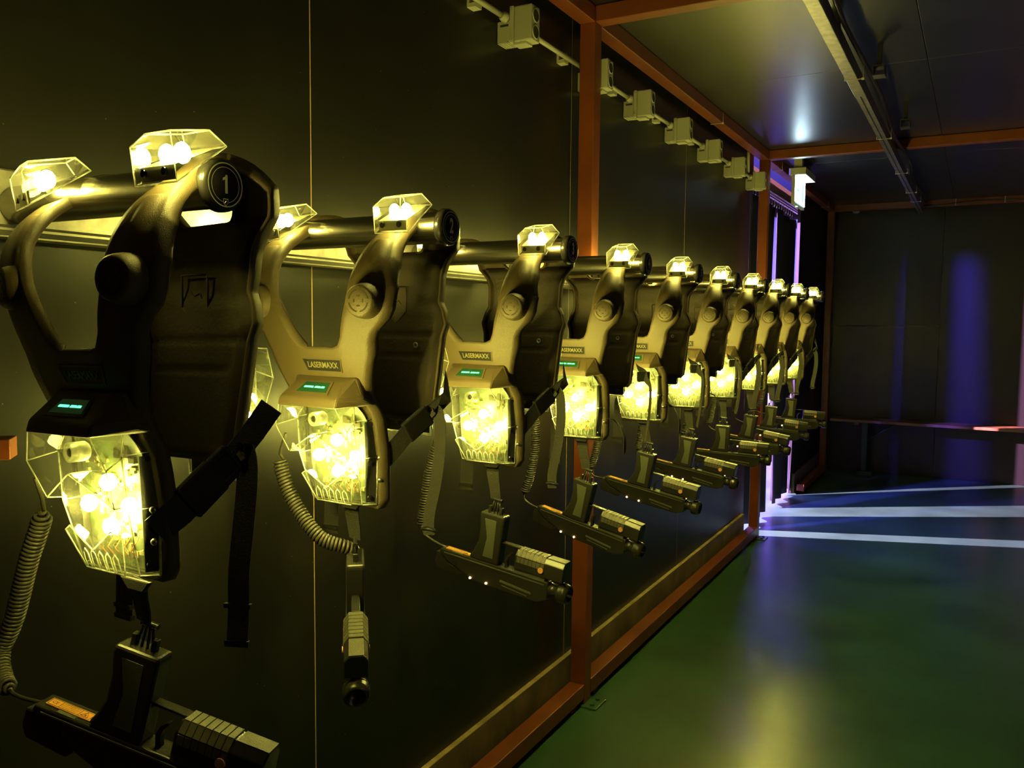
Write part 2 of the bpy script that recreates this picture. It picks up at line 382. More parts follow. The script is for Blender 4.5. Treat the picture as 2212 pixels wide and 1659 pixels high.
o = B().tube([(.84, P[3]-.012, ZC-.045)]+[(.95+i*.2, P[3]-.012, ZC-.052+.02*math.sin(i*.8)) for i in range(14)], .006, 8).obj('ceiling_cable', M['cord'])
tag(o, 'thin grey cable running along the farthest orange crossbeam', 'cable')
for x in (1.09, 1.46, 1.9): B().box((x, P[3]-.022, ZB-.002), (x+.006, P[3]-.0005, ZC-.004)).obj('tie', M['tie'], o)
# sprinkler and smoke detector
sp = B().cyl((1.545, 5.63, 2.405), (0, 0, 1), .013, .116, 16).obj('sprinkler_pipe', M['red']); tag(sp, 'red sprinkler pipe stub with pale fitting at the right edge of the ceiling', 'sprinkler')
B().cyl((1.545, 5.63, 2.355), (0, 0, 1), .022, .05, 6, r2=.028).obj('fitting', M['box'], sp)
B().cyl((1.545, 5.63, 2.33), (0, 0, 1), .006, .025, 10).cyl((1.545, 5.63, 2.326), (0, 0, 1), .018, .004, 16).obj('sprinkler_head', M['screw'], sp)
sd = B().lathe((.27, 8.44, ZC-.0005), (0, 0, -1), [(.0, 0), (.035, 0), (.035, .04), (.028, .045), (.03, .06), (.02, .07), (0, .072)], 20).obj('smoke_detector', M['box']); tag(sd, 'small round pale smoke detector under the ceiling in the far corner', 'smoke detector')

# bench along the back wall
bn = B().box((.12, 8.36, .505), (3.2, 8.62, .530), ch=.003).obj('bench', M['wood'], rot=(0, 0, 0)); tag(bn, 'long narrow varnished wooden bench along the dark back wall', 'bench')
for x in (.40, 2.6):
    B().box((x, 8.43, .045), (x+.045, 8.47, .500)).obj('leg', M['bgreen'], bn)
    B().box((x-.04, 8.40, 0), (x+.10, 8.60, .045), ch=.004).obj('leg_foot', M['bgreen'], bn)
    B().tube([(x+.03, 8.45, .33), (x+.28, 8.45, .498)], .009, 8).obj('brace', M['bgreen'], bn)
B().box((.33, 8.41, .475), (.37, 8.44, .505)).obj('batten', M['wood'], bn)

# ------------------------------------------------------------------ curtained opening, exit sign
rail = B().box((-.075, 5.62, 2.36), (-.02, 8.3, 2.42), ch=.004).obj('curtain_rail', M['alu']); tag(rail, 'shiny metal curtain rail across the opening behind the exit sign', 'curtain rail')
B().box((-.058, 5.62, 2.335), (-.040, 8.3, 2.345)).obj('track', M['alu'], rail)
for k in range(18):
    y = 5.66+k*.085
    B().tube([(-.049, y, 2.338), (-.049, y+.006, 2.318), (-.044, y-.006, 2.300), (-.049, y, 2.285), (-.054, y+.008, 2.298)], .0028, 6).obj('hook', M['screw'], rail)
def curtain(name, ytop, ybot, label, ph, sag):
    nu, nv = 26, 34; b = B(); vs = []
    for j in range(nv+1):
        t = j/nv
        # t: 0 top .. 1 bottom
        a = ytop[0]+(ybot[0]-ytop[0])*t**.6; c = ytop[1]+(ybot[1]-ytop[1])*t**.6
        for i in range(nu+1):
            s = i/nu
            top = 2.285-sag*math.sin(math.pi*s)*.5-sag*s
            z = top+(.035-top)*t
            if ph and t > .9: z += .0
            xx = -.03-.030*math.sin(s*15+ph+t*1.5)*(.45+.55*t); s2 = s
            if ph == 2.1 and s > .84: xx = -.002-.058*(s-.84)/.16; s2 = .97+.03*(s-.84)/.16  # middle strip's end folded outward, shaped to block the blue spot
            vs.append((xx, a+(c-a)*s2+.008*math.sin(t*7+ph), z))
    n1 = nu+1
    b.add(vs, [(j*n1+i, j*n1+i+1, (j+1)*n1+i+1, (j+1)*n1+i) for j in range(nv) for i in range(nu)], True)
    o = b.obj(name, M['curtain']); md = o.modifiers.new('thickness', 'SOLIDIFY'); md.thickness = .003
    tag(o, label, 'curtain', 'black curtain strips in the opening'); return o
curtain('curtain_strip', (5.66, 6.38), (5.735, 6.22), 'black curtain strip hanging nearest the camera behind the orange post', .4, .015)
curtain('curtain_strip', (6.50, 7.06), (6.53, 7.05), 'black curtain strip hanging in the middle behind the exit sign', 2.1, .03)
curtain('curtain_strip', (7.60, 8.20), (7.13, 7.95), 'black curtain strip hanging farthest, beyond the wide purple gap', 3.3, .0)
pl = B().box((-.008, 5.505, 2.07), (-.004, 5.528, 2.17)).obj('label_plate', M['white']); tag(pl, 'small white plate beside the last grey socket box', 'plate')
for dz in (.03, .07): B().cyl((-.004, 5.5165, 2.07+dz), (1, 0, 0), .004, .001, 10).obj('screw', M['ink'], pl)

ex = B().box((.155, 5.88, 2.415), (.265, 6.26, 2.462), ch=.003).obj('exit_sign', M['box']); tag(ex, 'lit white emergency exit sign hanging below the middle crossbeam', 'exit sign')
for y in (5.90, 6.18): B().box((.185, y, 2.462), (.235, y+.06, ZC-.0005)).obj('bracket', M['box'], ex)
B().box((.175, 5.885, 2.225), (.196, 6.255, 2.4148), ch=.002).obj('sign_case', M['box'], ex)
B().box((.1961, 5.895, 2.245), (.199, 6.245, 2.412)).obj('lit_panel', M['exit'], ex)
b = B()
def flat(pts): b.add([(.1994, 6.07+p[0], 2.328+p[1]) for p in pts]+[(.2000, 6.07+p[0], 2.328+p[1]) for p in pts], [tuple(range(len(pts)))[::-1], tuple(range(len(pts), 2*len(pts)))]+[(i, (i+1) % len(pts), (i+1) % len(pts)+len(pts), i+len(pts)) for i in range(len(pts))])
flat([(-.13, -.01), (-.13, .01), (-.06, .01), (-.06, .03), (-.03, 0), (-.06, -.03), (-.06, -.01)])
flat([(.06, -.065), (.06, .065), (.12, .065), (.12, -.065)])
flat([(.0, .0), (.01, .035), (.03, .03), (.022, -.0), (.04, -.05), (.028, -.05), (.008, -.012), (-.01, -.04), (-.02, -.035)])
flat([(.018+.011*math.cos(i*.785), .050+.011*math.sin(i*.785)) for i in range(8)])
b.obj('running_figure_print', M['exitg'], ex)
B().cyl((.186, 6.02, 2.2245), (0, 0, -1), .008, .004, 12).obj('pilot_light', M['greenled'], ex)

# ------------------------------------------------------------------ grey socket boxes with conduit high on the wall
GB = 2.252
def socket_box(y, label, gland=True):
    t = empty('socket_box', (0, y, GB)); tag(t, label, 'socket box', 'grey socket boxes along the wall conduit')
    b = B(); b.box((0.0005, -.052, .006), (.046, -.004, .070), ch=.003)
    for k in range(5): b.box((.004+k*.008, -.054, .003), (.009+k*.008, -.002, .0065))
    b.obj('back_box', M['box'], t, bevel=0)
    B().box((.012, -.0535, .052), (.040, -.0515, .058)).obj('clip', M['boxdark'], t)
    fr = B(); fr.box((.046, -.058, .0), (.060, 0, .108), ch=.003).box((.060, -.055, .002), (.120, -.001, .106), ch=.004).box((.055, -.05, -.006), (.10, -.008, .002), ch=.002)
    fr.obj('cover', M['box'], t)
    for z in (.012, .096): B().cyl((.053, -.058, z), (0, -1, 0), .004, .003, 10).obj('screw', M['box'], t)
    for z in (.030, .078):
        B().lathe((.1195, -.028, z), (1, 0, 0), [(.0215, 0), (.0215, .002), (.019, .0028), (.0175, .0018)], 24).obj('socket_ring', M['box'], t)
        B().lathe((.1205, -.028, z), (1, 0, 0), [(.0175, 0.0006), (.012, .0004), (0, .0004)], 20).obj('socket_cap', M['boxdark'], t)
    if gland: B().lathe((.030, -.052, .078), (0, -1, 0), [(.0, -.004), (.016, -.004), (.016, .008), (.013, .020), (.011, .022), (.010, .03)], 16).obj('conduit_gland', M['box'], t)
    B().tube([(.030, -.02, .068), (.030, .01, .07), (.030, .02, .078)], .010, 8).obj('rear_gland', M['box'], t)
    return t
ords = ['nearest the camera, left of the orange post', 'half hidden behind the near orange post', 'first to the right of the near orange post', 'second to the right of the near orange post',
        'third to the right of the near orange post', 'second from the far post, above the ninth vest', 'farthest, right against the far orange post']
ord2 = ['second box', 'third box']
for i in range(7):
    y = 2.30+.515*i+(.066 if i == 1 else 0)
    socket_box(y, f'pale grey socket box on the wall, {ords[i]}', i != 1)
for i in range(-1, 7):
    y1 = 2.30+.515*i-.075+(.066 if i == 1 else 0); y0 = 2.30+.515*(i-1)+.012+(.066 if i == 2 else 0)
    o = B().tube([(.030, y0, GB+.078), (.030, y1, GB+.078)], .0085, 10).obj('conduit', M['box'])
    lab = ['pale grey conduit reaching the top edge of the photo', 'pale grey conduit left of the nearest socket box', 'pale grey conduit between the first and second socket boxes', 'pale grey conduit between the second and third socket boxes',
           'pale grey conduit between the third and fourth socket boxes', 'pale grey conduit between the fourth and fifth socket boxes', 'pale grey conduit between the fifth and sixth socket boxes', 'pale grey conduit between the two farthest socket boxes'][i+1]
    tag(o, lab, 'conduit', 'grey conduit pipes on the wall')
    ym = y1-.13
    B().box((0, ym-.018, GB+.058), (.028, ym+.018, GB+.069)).box((0, ym-.018, GB+.069), (.008, ym+.018, GB+.094)).box((.0, ym-.006, GB+.087), (.03, ym+.006, GB+.093)).obj('pipe_clip', M['box'], o)
o = B().tube([(.024, 5.30, GB+.10), (.024, 5.30, ZC-.001)], .0095, 10).obj('riser_conduit', M['box']); tag(o, 'short vertical grey conduit above the farthest socket box', 'conduit')

# ------------------------------------------------------------------ hanging rack
TY = [.753+.515*i for i in range(10)]; TZ = 1.587; TXE = .470
wr = B().box((0.0005, .30, 1.538), (.0375, 5.50, 1.640), ch=.003).obj('wall_rail', M['alu']); tag(wr, 'flat metal mounting rail along the wall behind the steel tubes', 'rail')
B().box((.0376, .30, 1.541), (.0392, 5.50, 1.549)).obj('rail_lip', M['matte'], wr)
B().box((.0376, .30, 1.553), (.0392, 5.50, 1.557)).obj('rail_lip', M['matte'], wr)
NUMW = ['one', 'two', 'three', 'four', 'five', 'six', 'seven', 'eight', 'nine', 'ten']
ORDW = ['first', 'second', 'third', 'fourth', 'fifth', 'sixth', 'seventh', 'eighth', 'ninth', 'tenth']
me_tube = B().cyl((.0395, 0, 0), (1, 0, 0), .0285, TXE-.0395, 40).mesh('hanging_tube')
me_tube_short = B().cyl((.099, 0, 0), (1, 0, 0), .0285, TXE-.099, 40).mesh('hanging_tube')
me_cap = B().lathe((TXE-.006, 0, 0), (1, 0, 0), [(0, .0), (.0315, .0), (.0335, .003), (.0335, .012), (.031, .0165), (.028, .0175), (0, .0175)], 40).mesh('end_cap')
def ring_mesh(r0, r1, a0, a1, x, n=40):
    b = B(); vs = []
    for i in range(n+1):
        a = R(a0+(a1-a0)*i/n)
        for rr in (r0, r1): vs.append((x, rr*math.cos(a), rr*math.sin(a)))
    b.add(vs, [(2*i, 2*i+2, 2*i+3, 2*i+1) for i in range(n)]); return b
XR = TXE+.0119
me_ring = ring_mesh(.0262, .0277, 0, 360, XR)
r3 = ring_mesh(.0215, .0222, -78, 258, XR); me_ring.v += r3.v[:]; me_ring.f += [tuple(i+len(me_ring.v)-len(r3.v) for i in f) for f in r3.f]; me_ring.sm += r3.sm
sh = [(-.004, .0045), (.004, .0045), (.004, -.001), (0, -.005), (-.004, -.001)]
def shield(dx, cy_, cz, s, w):
    b = B(); o_ = [(dx, cy_+p[0]*s, cz+p[1]*s) for p in sh]; i_ = [(dx, cy_+p[0]*(s-w), cz+p[1]*(s-w)) for p in sh]
    b.add(o_+i_, [(i, (i+1) % 5, (i+1) % 5+5, i+5) for i in range(5)]); return b
s_ = shield(XR, 0, -.0215, 1.0, .22); s_.tube([(XR, -.0015, -.0225), (XR, .0, -.0205), (XR, .0018, -.0198)], .0004, 4)
me_ring.add(s_.v, s_.f)
me_ring = me_ring.mesh('printed_rings')
for i, y in enumerate(TY):
    t = empty('hanging_tube', (0, y, TZ)); vis = i < 4
    tag(t, ['brushed steel tube carrying the unlit nearest vest, its disc reads 1', 'steel tube whose black end disc reads 2, second vest', 'steel tube whose disc reads 3, just left of the orange post', 'steel tube reading 4, its disc half hidden, beside the near orange post',
         'steel tube through the fifth vest, first fully right of the near post', 'steel tube through the sixth vest, mostly hidden by its strap', 'steel tube through the seventh vest from the camera', 'steel tube through the eighth vest from the camera', 'steel tube through the last vest but one', 'steel tube through the farthest vest'][i], 'hanging tube', 'numbered steel tubes for the vests')
    link('steel_tube', me_tube_short if i == 4 else me_tube, M['steel'], t); c = link('end_cap', me_cap, M['black'], t)
    link('printed_rings', me_ring, M['print'], c)
    if i == 0:
        nb = B(); nb.add([(-.0008, -.0115, 0), (.0032, -.0115, 0), (.0032, .0115, 0), (.0002, .0115, 0), (-.0008, .0090, 0), (-.0045, .0072, 0), (-.0045, .0040, 0), (-.0008, .0054, 0)], [(0, 1, 2, 3, 4), (0, 4, 7), (4, 5, 6, 7)]); tm = nb.mesh('number')
    else: tm = text_mesh(str(i+1), .036 if i < 9 else .030, bold=.0012, sx=.62)
    link('number', tm, M['print'], c, loc=(XR+.0002, 0, .001), rot=(R(90), 0, R(90)))

# ------------------------------------------------------------------ vest meshes (origin at the tube axis, -y towards the wearer's front)
path = [(-.084, -.507), (-.086, -.46), (-.090, -.40), (-.100, -.345), (-.120, -.298), (-.140, -.252), (-.155, -.205), (-.165, -.160), (-.164, -.115), (-.151, -.078), (-.126, -.044), (-.090, -.014), (-.048, .012), (-.020, .029), (.004, .037),
        (.040, .034), (.068, .010), (.082, -.035), (.080, -.10), (.072, -.18), (.066, -.26), (.060, -.335), (.056, -.362)]
pp = catmull([(0, a, c) for a, c in path], 16)
L_OUT_F = [(-.507, .074), (-.492, .082), (-.40, .085), (-.345, .090), (-.318, .102), (-.30, .112), (-.237, .138), (-.14, .172), (-.108, .192), (-.06, .210), (0, .220), (.025, .208), (.04, .186)]
R_OUT_F = [(-.507, .074), (-.492, .084), (-.40, .088), (-.345, .088), (-.318, .080), (-.295, .080), (-.225, .104), (-.200, .108), (-.186, .116), (-.165, .137), (-.146, .146), (-.108, .150), (-.06, .142), (-.025, .126), (.0, .116), (.025, .110), (.04, .110)]
IN_F = [(-.2165, .031), (-.2160, .036), (-.2135, .042), (-.208, .047), (-.195, .054), (-.13, .070), (-.06, .076), (0, .080), (.04, .078)]
IN_L = [(-.2165, .031), (-.2160, .036), (-.2135, .042), (-.208, .048), (-.195, .060), (-.13, .104), (-.07, .132), (-.02, .146), (.02, .142), (.04, .126)]
OUT_B = [(-.362, .088), (-.350, .099), (-.30, .103), (-.20, .112), (-.175, .120), (-.15, .112), (-.135, .102), (-.08, .104), (-.06, .112), (-.035, .135), (0, .142), (.028, .122), (.04, .110)]
OUT_BL = OUT_B[:-2]+[(.028, .166), (.04, .186)]
IN_B = [(-.040, .030), (-.036, .050), (-.028, .056), (0, .066), (.04, .078)]
IN_BL = [(-.040, .030), (-.036, .050), (-.028, .060), (0, .090), (.04, .126)]
nf = [i for i, p_ in enumerate(pp) if p_[1] <= 0 or p_[2] > .0399]
apex = max(range(len(pp)), key=lambda i: pp[i][2])
def shell_rows():
    rows = []
    for i, p_ in enumerate(pp):
        y, z = p_[1], p_[2]; front = i <= apex
        t = (pp[min(i+1, len(pp)-1)]-pp[max(i-1, 0)]).normalized(); nrm = Vector((0, t.z, -t.y))   # points to the inside of the hairpin
        if nrm.y*(1 if front else -1) < 0 and abs(nrm.y) > .05: nrm = -nrm
        if abs(nrm.y) <= .05: nrm = Vector((0, 0, -1))
        if front: lo, ro, inn, open_ = lerp(L_OUT_F, z), lerp(R_OUT_F, z), (lerp(IN_F, z), lerp(IN_L, z)), z > -.2166
        else: ro = lerp(OUT_B, z); lo = lerp(OUT_BL, z); inn = (lerp(IN_B, z), lerp(IN_BL, z)); open_ = z > -.0401
        if not open_: inn = (.030, .030)
        rows.append((y, z, nrm, lo, ro, inn, open_, front))
    return rows
rows = shell_rows()
def strip(b, side):
    ts = [0, .012, .05, .14, .30, .33, .5, .67, .70, .86, .95, .988, 1]
    vs = []; nr = len(rows)
    for (y, z, n, lo, ro, inn, op, fr) in rows:
        out = ro if side > 0 else lo; inn = inn[0] if side > 0 else inn[1]
        for t in ts:
            u = inn+(out-inn)*t
            e = 0.
            splay = max(0, (u-.05))*(.30 if side > 0 else .14)*(1 if z > -.22 else max(0, 1+(z+.22)/.10))*max(0, min(1, (.01-y)/.07)) if fr else 0
            d = 1-t
            curl = .020*max(0, 1-d/.06)**2 if d < .06 else 0
            curl2 = (.014*max(0, 1-t/.06)**2 if t < .06 else 0) if op else 0
            ridge = -.0022 if (fr and .32 < t < .68 and -.112 < z < -.03 and y < -.06) else 0
            dd = curl+curl2+ridge
            vs.append((side*u, y+n.y*dd+splay, z+n.z*dd))
    m = len(ts)
    b.add(vs, [(i*m+k, i*m+k+1, (i+1)*m+k+1, (i+1)*m+k) for i in range(nr-1) for k in range(m-1)], True)
b = B(); strip(b, 1); strip(b, -1)
def mid(b, rs):
    m = 5; vs = []
    for j, (y, z, n, lo, ro, inn, op, fr) in enumerate(rs):
        for k in range(m): vs.append((-.030+.060*k/(m-1), y, z))
    b.add(vs, [(i*m+k, i*m+k+1, (i+1)*m+k+1, (i+1)*m+k) for i in range(len(rs)-1) for k in range(m-1)], True)
fr_rows = [r for r in rows if r[7] and not r[6]]; bk_rows = [r for r in rows if not r[7] and not r[6]]
e = fr_rows[-1]; mid(b, fr_rows+[(e[0]+.003, e[1]+.0015)+e[2:], (e[0]+.014, e[1]+.001)+e[2:]])
e = bk_rows[0]; mid(b, [(e[0]-.012, e[1]+.002)+e[2:]]+bk_rows)
me_shell = b.mesh('shell')
bm = bmesh.new(); bm.from_mesh(me_shell); bmesh.ops.remove_doubles(bm, verts=bm.verts[:], dist=.0004)
bmesh.ops.recalc_face_normals(bm, faces=bm.faces[:]); bm.to_mesh(me_shell); bm.free()
def baked(me, **kw):
    o = D.objects.new('t', me); COL.objects.link(o); md = o.modifiers.new('s', 'SOLIDIFY')
    for k_, v_ in kw.items(): setattr(md, k_, v_)
    dg = bpy.context.evaluated_depsgraph_get(); dg.update(); r = D.meshes.new_from_object(o.evaluated_get(dg)); D.objects.remove(o); r.name = me.name; return r
me_shell = baked(me_shell, thickness=.004, offset=0.0, use_even_offset=False)
me_shell.polygons.foreach_set('use_smooth', [True]*len(me_shell.polygons))

# padding on the inside of the back plate, with embossed creases
def back_y(z):
    tab = sorted([(r[1], r[0]) for r in rows if not r[7]]); return lerp(tab, z)
zs = [-.357+(.322)*i/56 for i in range(57)]
b = B(); vs = []; nu = 30
for z in zs:
    w = lerp(OUT_B, z)-.006
    for i in range(nu+1):
        s = -1+2*i/nu; edge = max(0, (abs(s)-.86)/.14)
        dep = .017*(1-edge**2)
        dep -= .004*max(0, 1-abs(z+.195)/.005)+.004*max(0, 1-abs(z+.236)/.005)*(abs(s) < .8)
        dep -= .0035*max(0, 1-abs(abs(s)-.8)/.05)*(-.236 < z < -.19)
        dep += .002*math.sin(z*160+s*2.4)*(z > -.16)*.5
        if z < -.35: dep *= max(0, (z+.357)/.007)
        if z > -.045: dep *= max(0.1, (-.035-z)/.010)
        vs.append((s*w, back_y(z)-.006-dep, z))
n1 = nu+1
b.add(vs, [(j*n1+i, j*n1+i+1, (j+1)*n1+i+1, (j+1)*n1+i) for j in range(len(zs)-1) for i in range(nu)], True)
me_pad = b.mesh('back_padding')
b = B(); zt, zb_ = -.105, -.150
for (x0, z0), (x1, z1) in zip([(-.028, zt), (.028, zt), (.028, zb_), (0, -.176), (-.028, zb_)], [(.028, zt), (.028, zb_), (0, -.176), (-.028, zb_), (-.028, zt)]):
    b.tube([(x0, back_y(-.13)-.0265, z0), (x1, back_y(-.13)-.0265, z1)], .0013, 6)
b.tube([(-.012, .054, -.128), (-.004, .054, -.134), (.006, .054, -.130), (.012, .054, -.138)], .0013, 6).tube([(-.006, .054, -.150), (.0, .054, -.136), (.010, .054, -.150), (.006, .054, -.160)], .0013, 6)
for v in range(len(b.v)): pass
me_emb = b.mesh('embossed_emblem')
me_ey = B().lathe((.055, back_y(-.215)-.0225, -.215), (0, -1, 0), [(.0025, 0), (.0025, .002), (.0055, .003), (.006, .001)], 16).mesh('eyelet')

# speaker
b = B(); b.lathe((0, 0, 0), (0, -1, 0), [(.031, -.014), (.030, 0), (.0285, .008), (.0265, .0145), (.0235, .0170), (.0, .0172)], 40)
me_spk = b.mesh('speaker')
b = B()
for r0, r1, n, gap in ((.0168, .0192, 4, 10), (.0072, .0096, 4, 26)):
    for k in range(n): arc_strip(b, 0, 0, r0, r1, k*90+gap+(0 if r0 > .01 else -45), (k+1)*90-gap+(0 if r0 > .01 else -45), -.0176, -.0166)
me_slots = b.mesh('speaker_slots')

# logo plate and lettering
me_plate = B().prism([(-.041, .0098), (.041, .0098), (.0385, -.0095), (-.034, -.0095)], -.0012, .002).mesh('name_plate')
b = B()
o_ = [(-.0425, .0112), (.0425, .0112), (.040, -.0110), (-.0355, -.0110)]; i_ = [(-.0405, .0094), (.0405, .0094), (.0382, -.0092), (-.0337, -.0092)]
b.add([(p[0], -.0018, p[1]) for p in o_+i_]+[(p[0], .002, p[1]) for p in o_+i_], [(i, (i+1) % 4, (i+1) % 4+4, i+4) for i in range(4)]+[(i, (i+1) % 4, (i+1) % 4+8, i+8) for i in range(4)]+[(i+4, (i+1) % 4+4, (i+1) % 4+12, i+12) for i in range(4)])
me_pframe = b.mesh('plate_frame')
me_logo = text_mesh('LASERMAXX', .0135, bold=.00015, sx=.86)

# hood with display
zt, zb_ = -.266, -.317
b = B()
top = [(-.074, zt, -.139), (.074, zt, -.139), (.102, zb_+.012, -.136), (.070, zb_, -.186), (-.070, zb_, -.186), (-.102, zb_+.012, -.136)]
v = [(-.074, -.137, zt), (.074, -.137, zt), (.056, -.150, zt-.008), (-.056, -.150, zt-.008), (.070, -.182, zb_+.016), (-.070, -.182, zb_+.016), (.070, -.188, zb_), (-.070, -.188, zb_),
     (.090, -.112, zb_+.004), (-.090, -.112, zb_+.004), (.088, -.136, zb_+.014), (-.088, -.136, zb_+.014), (.074, -.12, zt), (-.074, -.12, zt), (.086, -.100, zb_), (-.086, -.100, zb_)]
f = [(0, 1, 2, 3), (3, 2, 4, 5), (5, 4, 6, 7), (1, 10, 4, 2), (4, 10, 8, 6), (3, 5, 11, 0), (5, 7, 9, 11), (1, 12, 14, 8, 10), (0, 11, 9, 15, 13), (7, 6, 8, 14, 15, 9), (0, 13, 12, 1), (13, 15, 14, 12)]
b.add(v, f); me_hood = b.mesh('display_hood', bevel=.0035)
ang = math.atan2(.024-.0, .032)  # slope of the hood's upper face
def onhood(u, s, off=0.):
    a = Vector((0, -.150, zt-.008)); c = Vector((0, -.182, zb_+.016)); d = (c-a); n = Vector((0, d.z, -d.y)).normalized()
    if n.z < 0: n = -n
    q = a+d*s+n*off; return (u, q.y, q.z)
b = B()
def quad(b, u0, u1, v0, v1, s0, s1, o0, o1):
    b.add([onhood(u0, s0, o0), onhood(u1, s0, o0), onhood(v1, s1, o0), onhood(v0, s1, o0), onhood(u0, s0, o1), onhood(u1, s0, o1), onhood(v1, s1, o1), onhood(v0, s1, o1)],
          [(0, 1, 2, 3), (7, 6, 5, 4), (0, 4, 5, 1), (1, 5, 6, 2), (2, 6, 7, 3), (3, 7, 4, 0)])
quad(b, -.034, .034, -.043, .043, .02, .80, -.002, .0012); me_dframe = b.mesh('display_frame')
b = B(); quad(b, -.029, .029, -.036, .036, .12, .68, .0, .0018); me_disp = b.mesh('display')
b = B()
for u0, u1 in ((-.024, -.003), (.002, .014), (.017, .024)): quad(b, u0, u1, u0-.001, u1+.001, .36, .45, .0018, .0024)
me_dig = b.mesh('display_digits')

# clear light housing: base on the plate, visor above, recessed window, lip with lens ribs below
Y0 = -.088
base = [(-.066, -.312), (.066, -.312), (.080, -.340), (.078, -.410), (.074, -.497), (-.074, -.497), (-.078, -.410), (-.080, -.340)]
base2 = [(-.060, -.312, -.128), (.060, -.312, -.128), (.070, -.343, -.140), (.072, -.410, -.135), (.061, -.496, -.112), (-.061, -.496, -.112), (-.072, -.410, -.135), (-.070, -.343, -.140)]
b = B(); b.prism(base, Y0, 0, pts1=base2)
vis0 = [(-.060, -.313, -.128), (.060, -.313, -.128), (.070, -.345, -.139), (.070, -.406, -.134), (0, -.366, -.137), (-.070, -.406, -.134), (-.070, -.345, -.139)]
vis1 = [(-.068, -.314, -.185), (.068, -.314, -.185), (.088, -.355, -.176), (.075, -.404, -.157), (0, -.366, -.172), (-.075, -.404, -.157), (-.088, -.355, -.176)]
b.prism(vis0, 0, 0, pts1=vis1)
lip0 = [(-.066, -.447, -.124), (-.052, -.438, -.127), (0, -.466, -.120), (.042, -.436, -.127), (.066, -.443, -.124), (.060, -.495, -.112), (-.060, -.495, -.112)]
lip1 = [(-.062, -.447, -.139), (-.049, -.440, -.141), (0, -.466, -.140), (.042, -.438, -.141), (.064, -.444, -.139), (.044, -.496, -.122), (-.041, -.496, -.122)]
b.prism(lip0, 0, 0, pts1=lip1)
me_lens = b.mesh('light_housing', bevel=0)
b = B()
def edge_loop(b, pts, r, cl=True):
    q = [(p[0], p[2], p[1]) for p in pts]
    n = len(q)
    for i in range(n if cl else n-1): b.tube([q[i], q[(i+1) % n]], r, 5)
edge_loop(b, [(p[0], p[1], Y0-.001) for p in base], .0019)
edge_loop(b, base2, .0011)
for p, q in zip(base, base2): b.tube([(p[0], Y0, p[1]), (q[0], q[2], q[1])], .0008, 5)
edge_loop(b, vis1, .0010); edge_loop(b, lip1, .0011)
for p, q in list(zip(vis0, vis1))[:4]+list(zip(vis0, vis1))[5:]: b.tube([(p[0], p[2], p[1]), (q[0], q[2], q[1])], .0010, 5)
b.tube([(vis1[4][0], vis1[4][2], vis1[4][1]), (0, -.137, -.366)], .0010, 5)
me_rim = b.mesh('lens_rim')
b = B()
for k in range(5):
    u = -.036+k*.0165
    b.tube([(u, -.124, -.494), (u, -.128, -.484), (u+.001, -.131, -.474), (u+.006, -.132, -.469), (u+.011, -.131, -.474), (u+.0115, -.128, -.484), (u+.011, -.124, -.494)], .0011, 5)
me_ribs = b.mesh('lens_ribs')
# contents
b = B(); rws = [(-.3145, -.124, .058), (-.330, -.116, .068), (-.345, -.109, .072), (-.37, -.101, .073), (-.40, -.0965, .073), (-.45, -.093, .071), (-.494, -.0915, .069)]
b.add([(sg*w, y, z) for z, y, w in rws for sg in (-1, 1)], [(2*k, 2*k+1, 2*k+3, 2*k+2) for k in range(len(rws)-1)])
def pcb_y(z): return lerp(sorted((r_[0], r_[1]) for r_ in rws), z)
me_pcb = b.mesh('circuit_board')
b = B(); rnd = random.Random(3)
for k in range(90):
    x = rnd.uniform(-.058, .058); z = rnd.uniform(-.480, -.336); w = rnd.uniform(.0015, .006); h = rnd.uniform(.0015, .005)
    b.box((x-w, pcb_y(z)-rnd.uniform(.001, .006), z-h), (x+w, pcb_y(z)+.001, z+h))
me_chips = b.mesh('components')
b = B()
for k in range(5):
    x = -.03+k*.017
    b.tube([(x, -.0925, -.44), (x+.006, -.100, -.455), (x-.004, -.105, -.47), (x+.004, -.098, -.483)], .0009, 5)
me_wires = b.mesh('wires')
me_cam = B().lathe((0, -.142, -.340), (0, -1, 0), [(.0, .020), (.0055, .020), (.0058, .026), (.0078, .0285), (.0125, .0275), (.0125, .004), (.010, 0)], 28).mesh('sensor_ring')
me_cam2 = B().lathe((0, -.142, -.340), (0, -1, 0), [(0, .0262), (.0052, .0262), (.0056, .024)], 20).mesh('sensor_eye')
PINS = [(sgn*x, -.103, z, sgn) for x, z in ((.0735, -.350), (.0715, -.42), (.0690, -.482)) for sgn in (-1, 1)]
me_pin = {sgn: B().cyl((0, 0, 0), (sgn*.92, -.38, 0), .0035, .004, 12).mesh('fixing_pin') for sgn in (-1, 1)}
me_side = {sgn: B().add([(sgn*.0790, -.091, -.346), (sgn*.0712, -.114, -.346), (sgn*.0655, -.106, -.492), (sgn*.0735, -.091, -.492), (sgn*.0770, -.091, -.346), (sgn*.0692, -.114, -.346), (sgn*.0635, -.106, -.492), (sgn*.0715, -.091, -.492)], [(0, 1, 2, 3), (4, 5, 6, 7), (0, 1, 5, 4), (1, 2, 6, 5), (2, 3, 7, 6), (3, 0, 4, 7)]).mesh('side_gasket') for sgn in (-1, 1)}
def ico(r, sub=2):
    me = D.meshes.new('led'); bm = bmesh.new(); bmesh.ops.create_icosphere(bm, subdivisions=sub, radius=r); bm.to_mesh(me); bm.free()
    me.polygons.foreach_set('use_smooth', [True]*len(me.polygons)); return me
me_led = ico(.0115); me_led.materials.append(M['led'])
me_ledb = ico(.0115); me_ledb.materials.append(M['ledb'])
me_leds = ico(.0100); me_leds.materials.append(M['leds'])

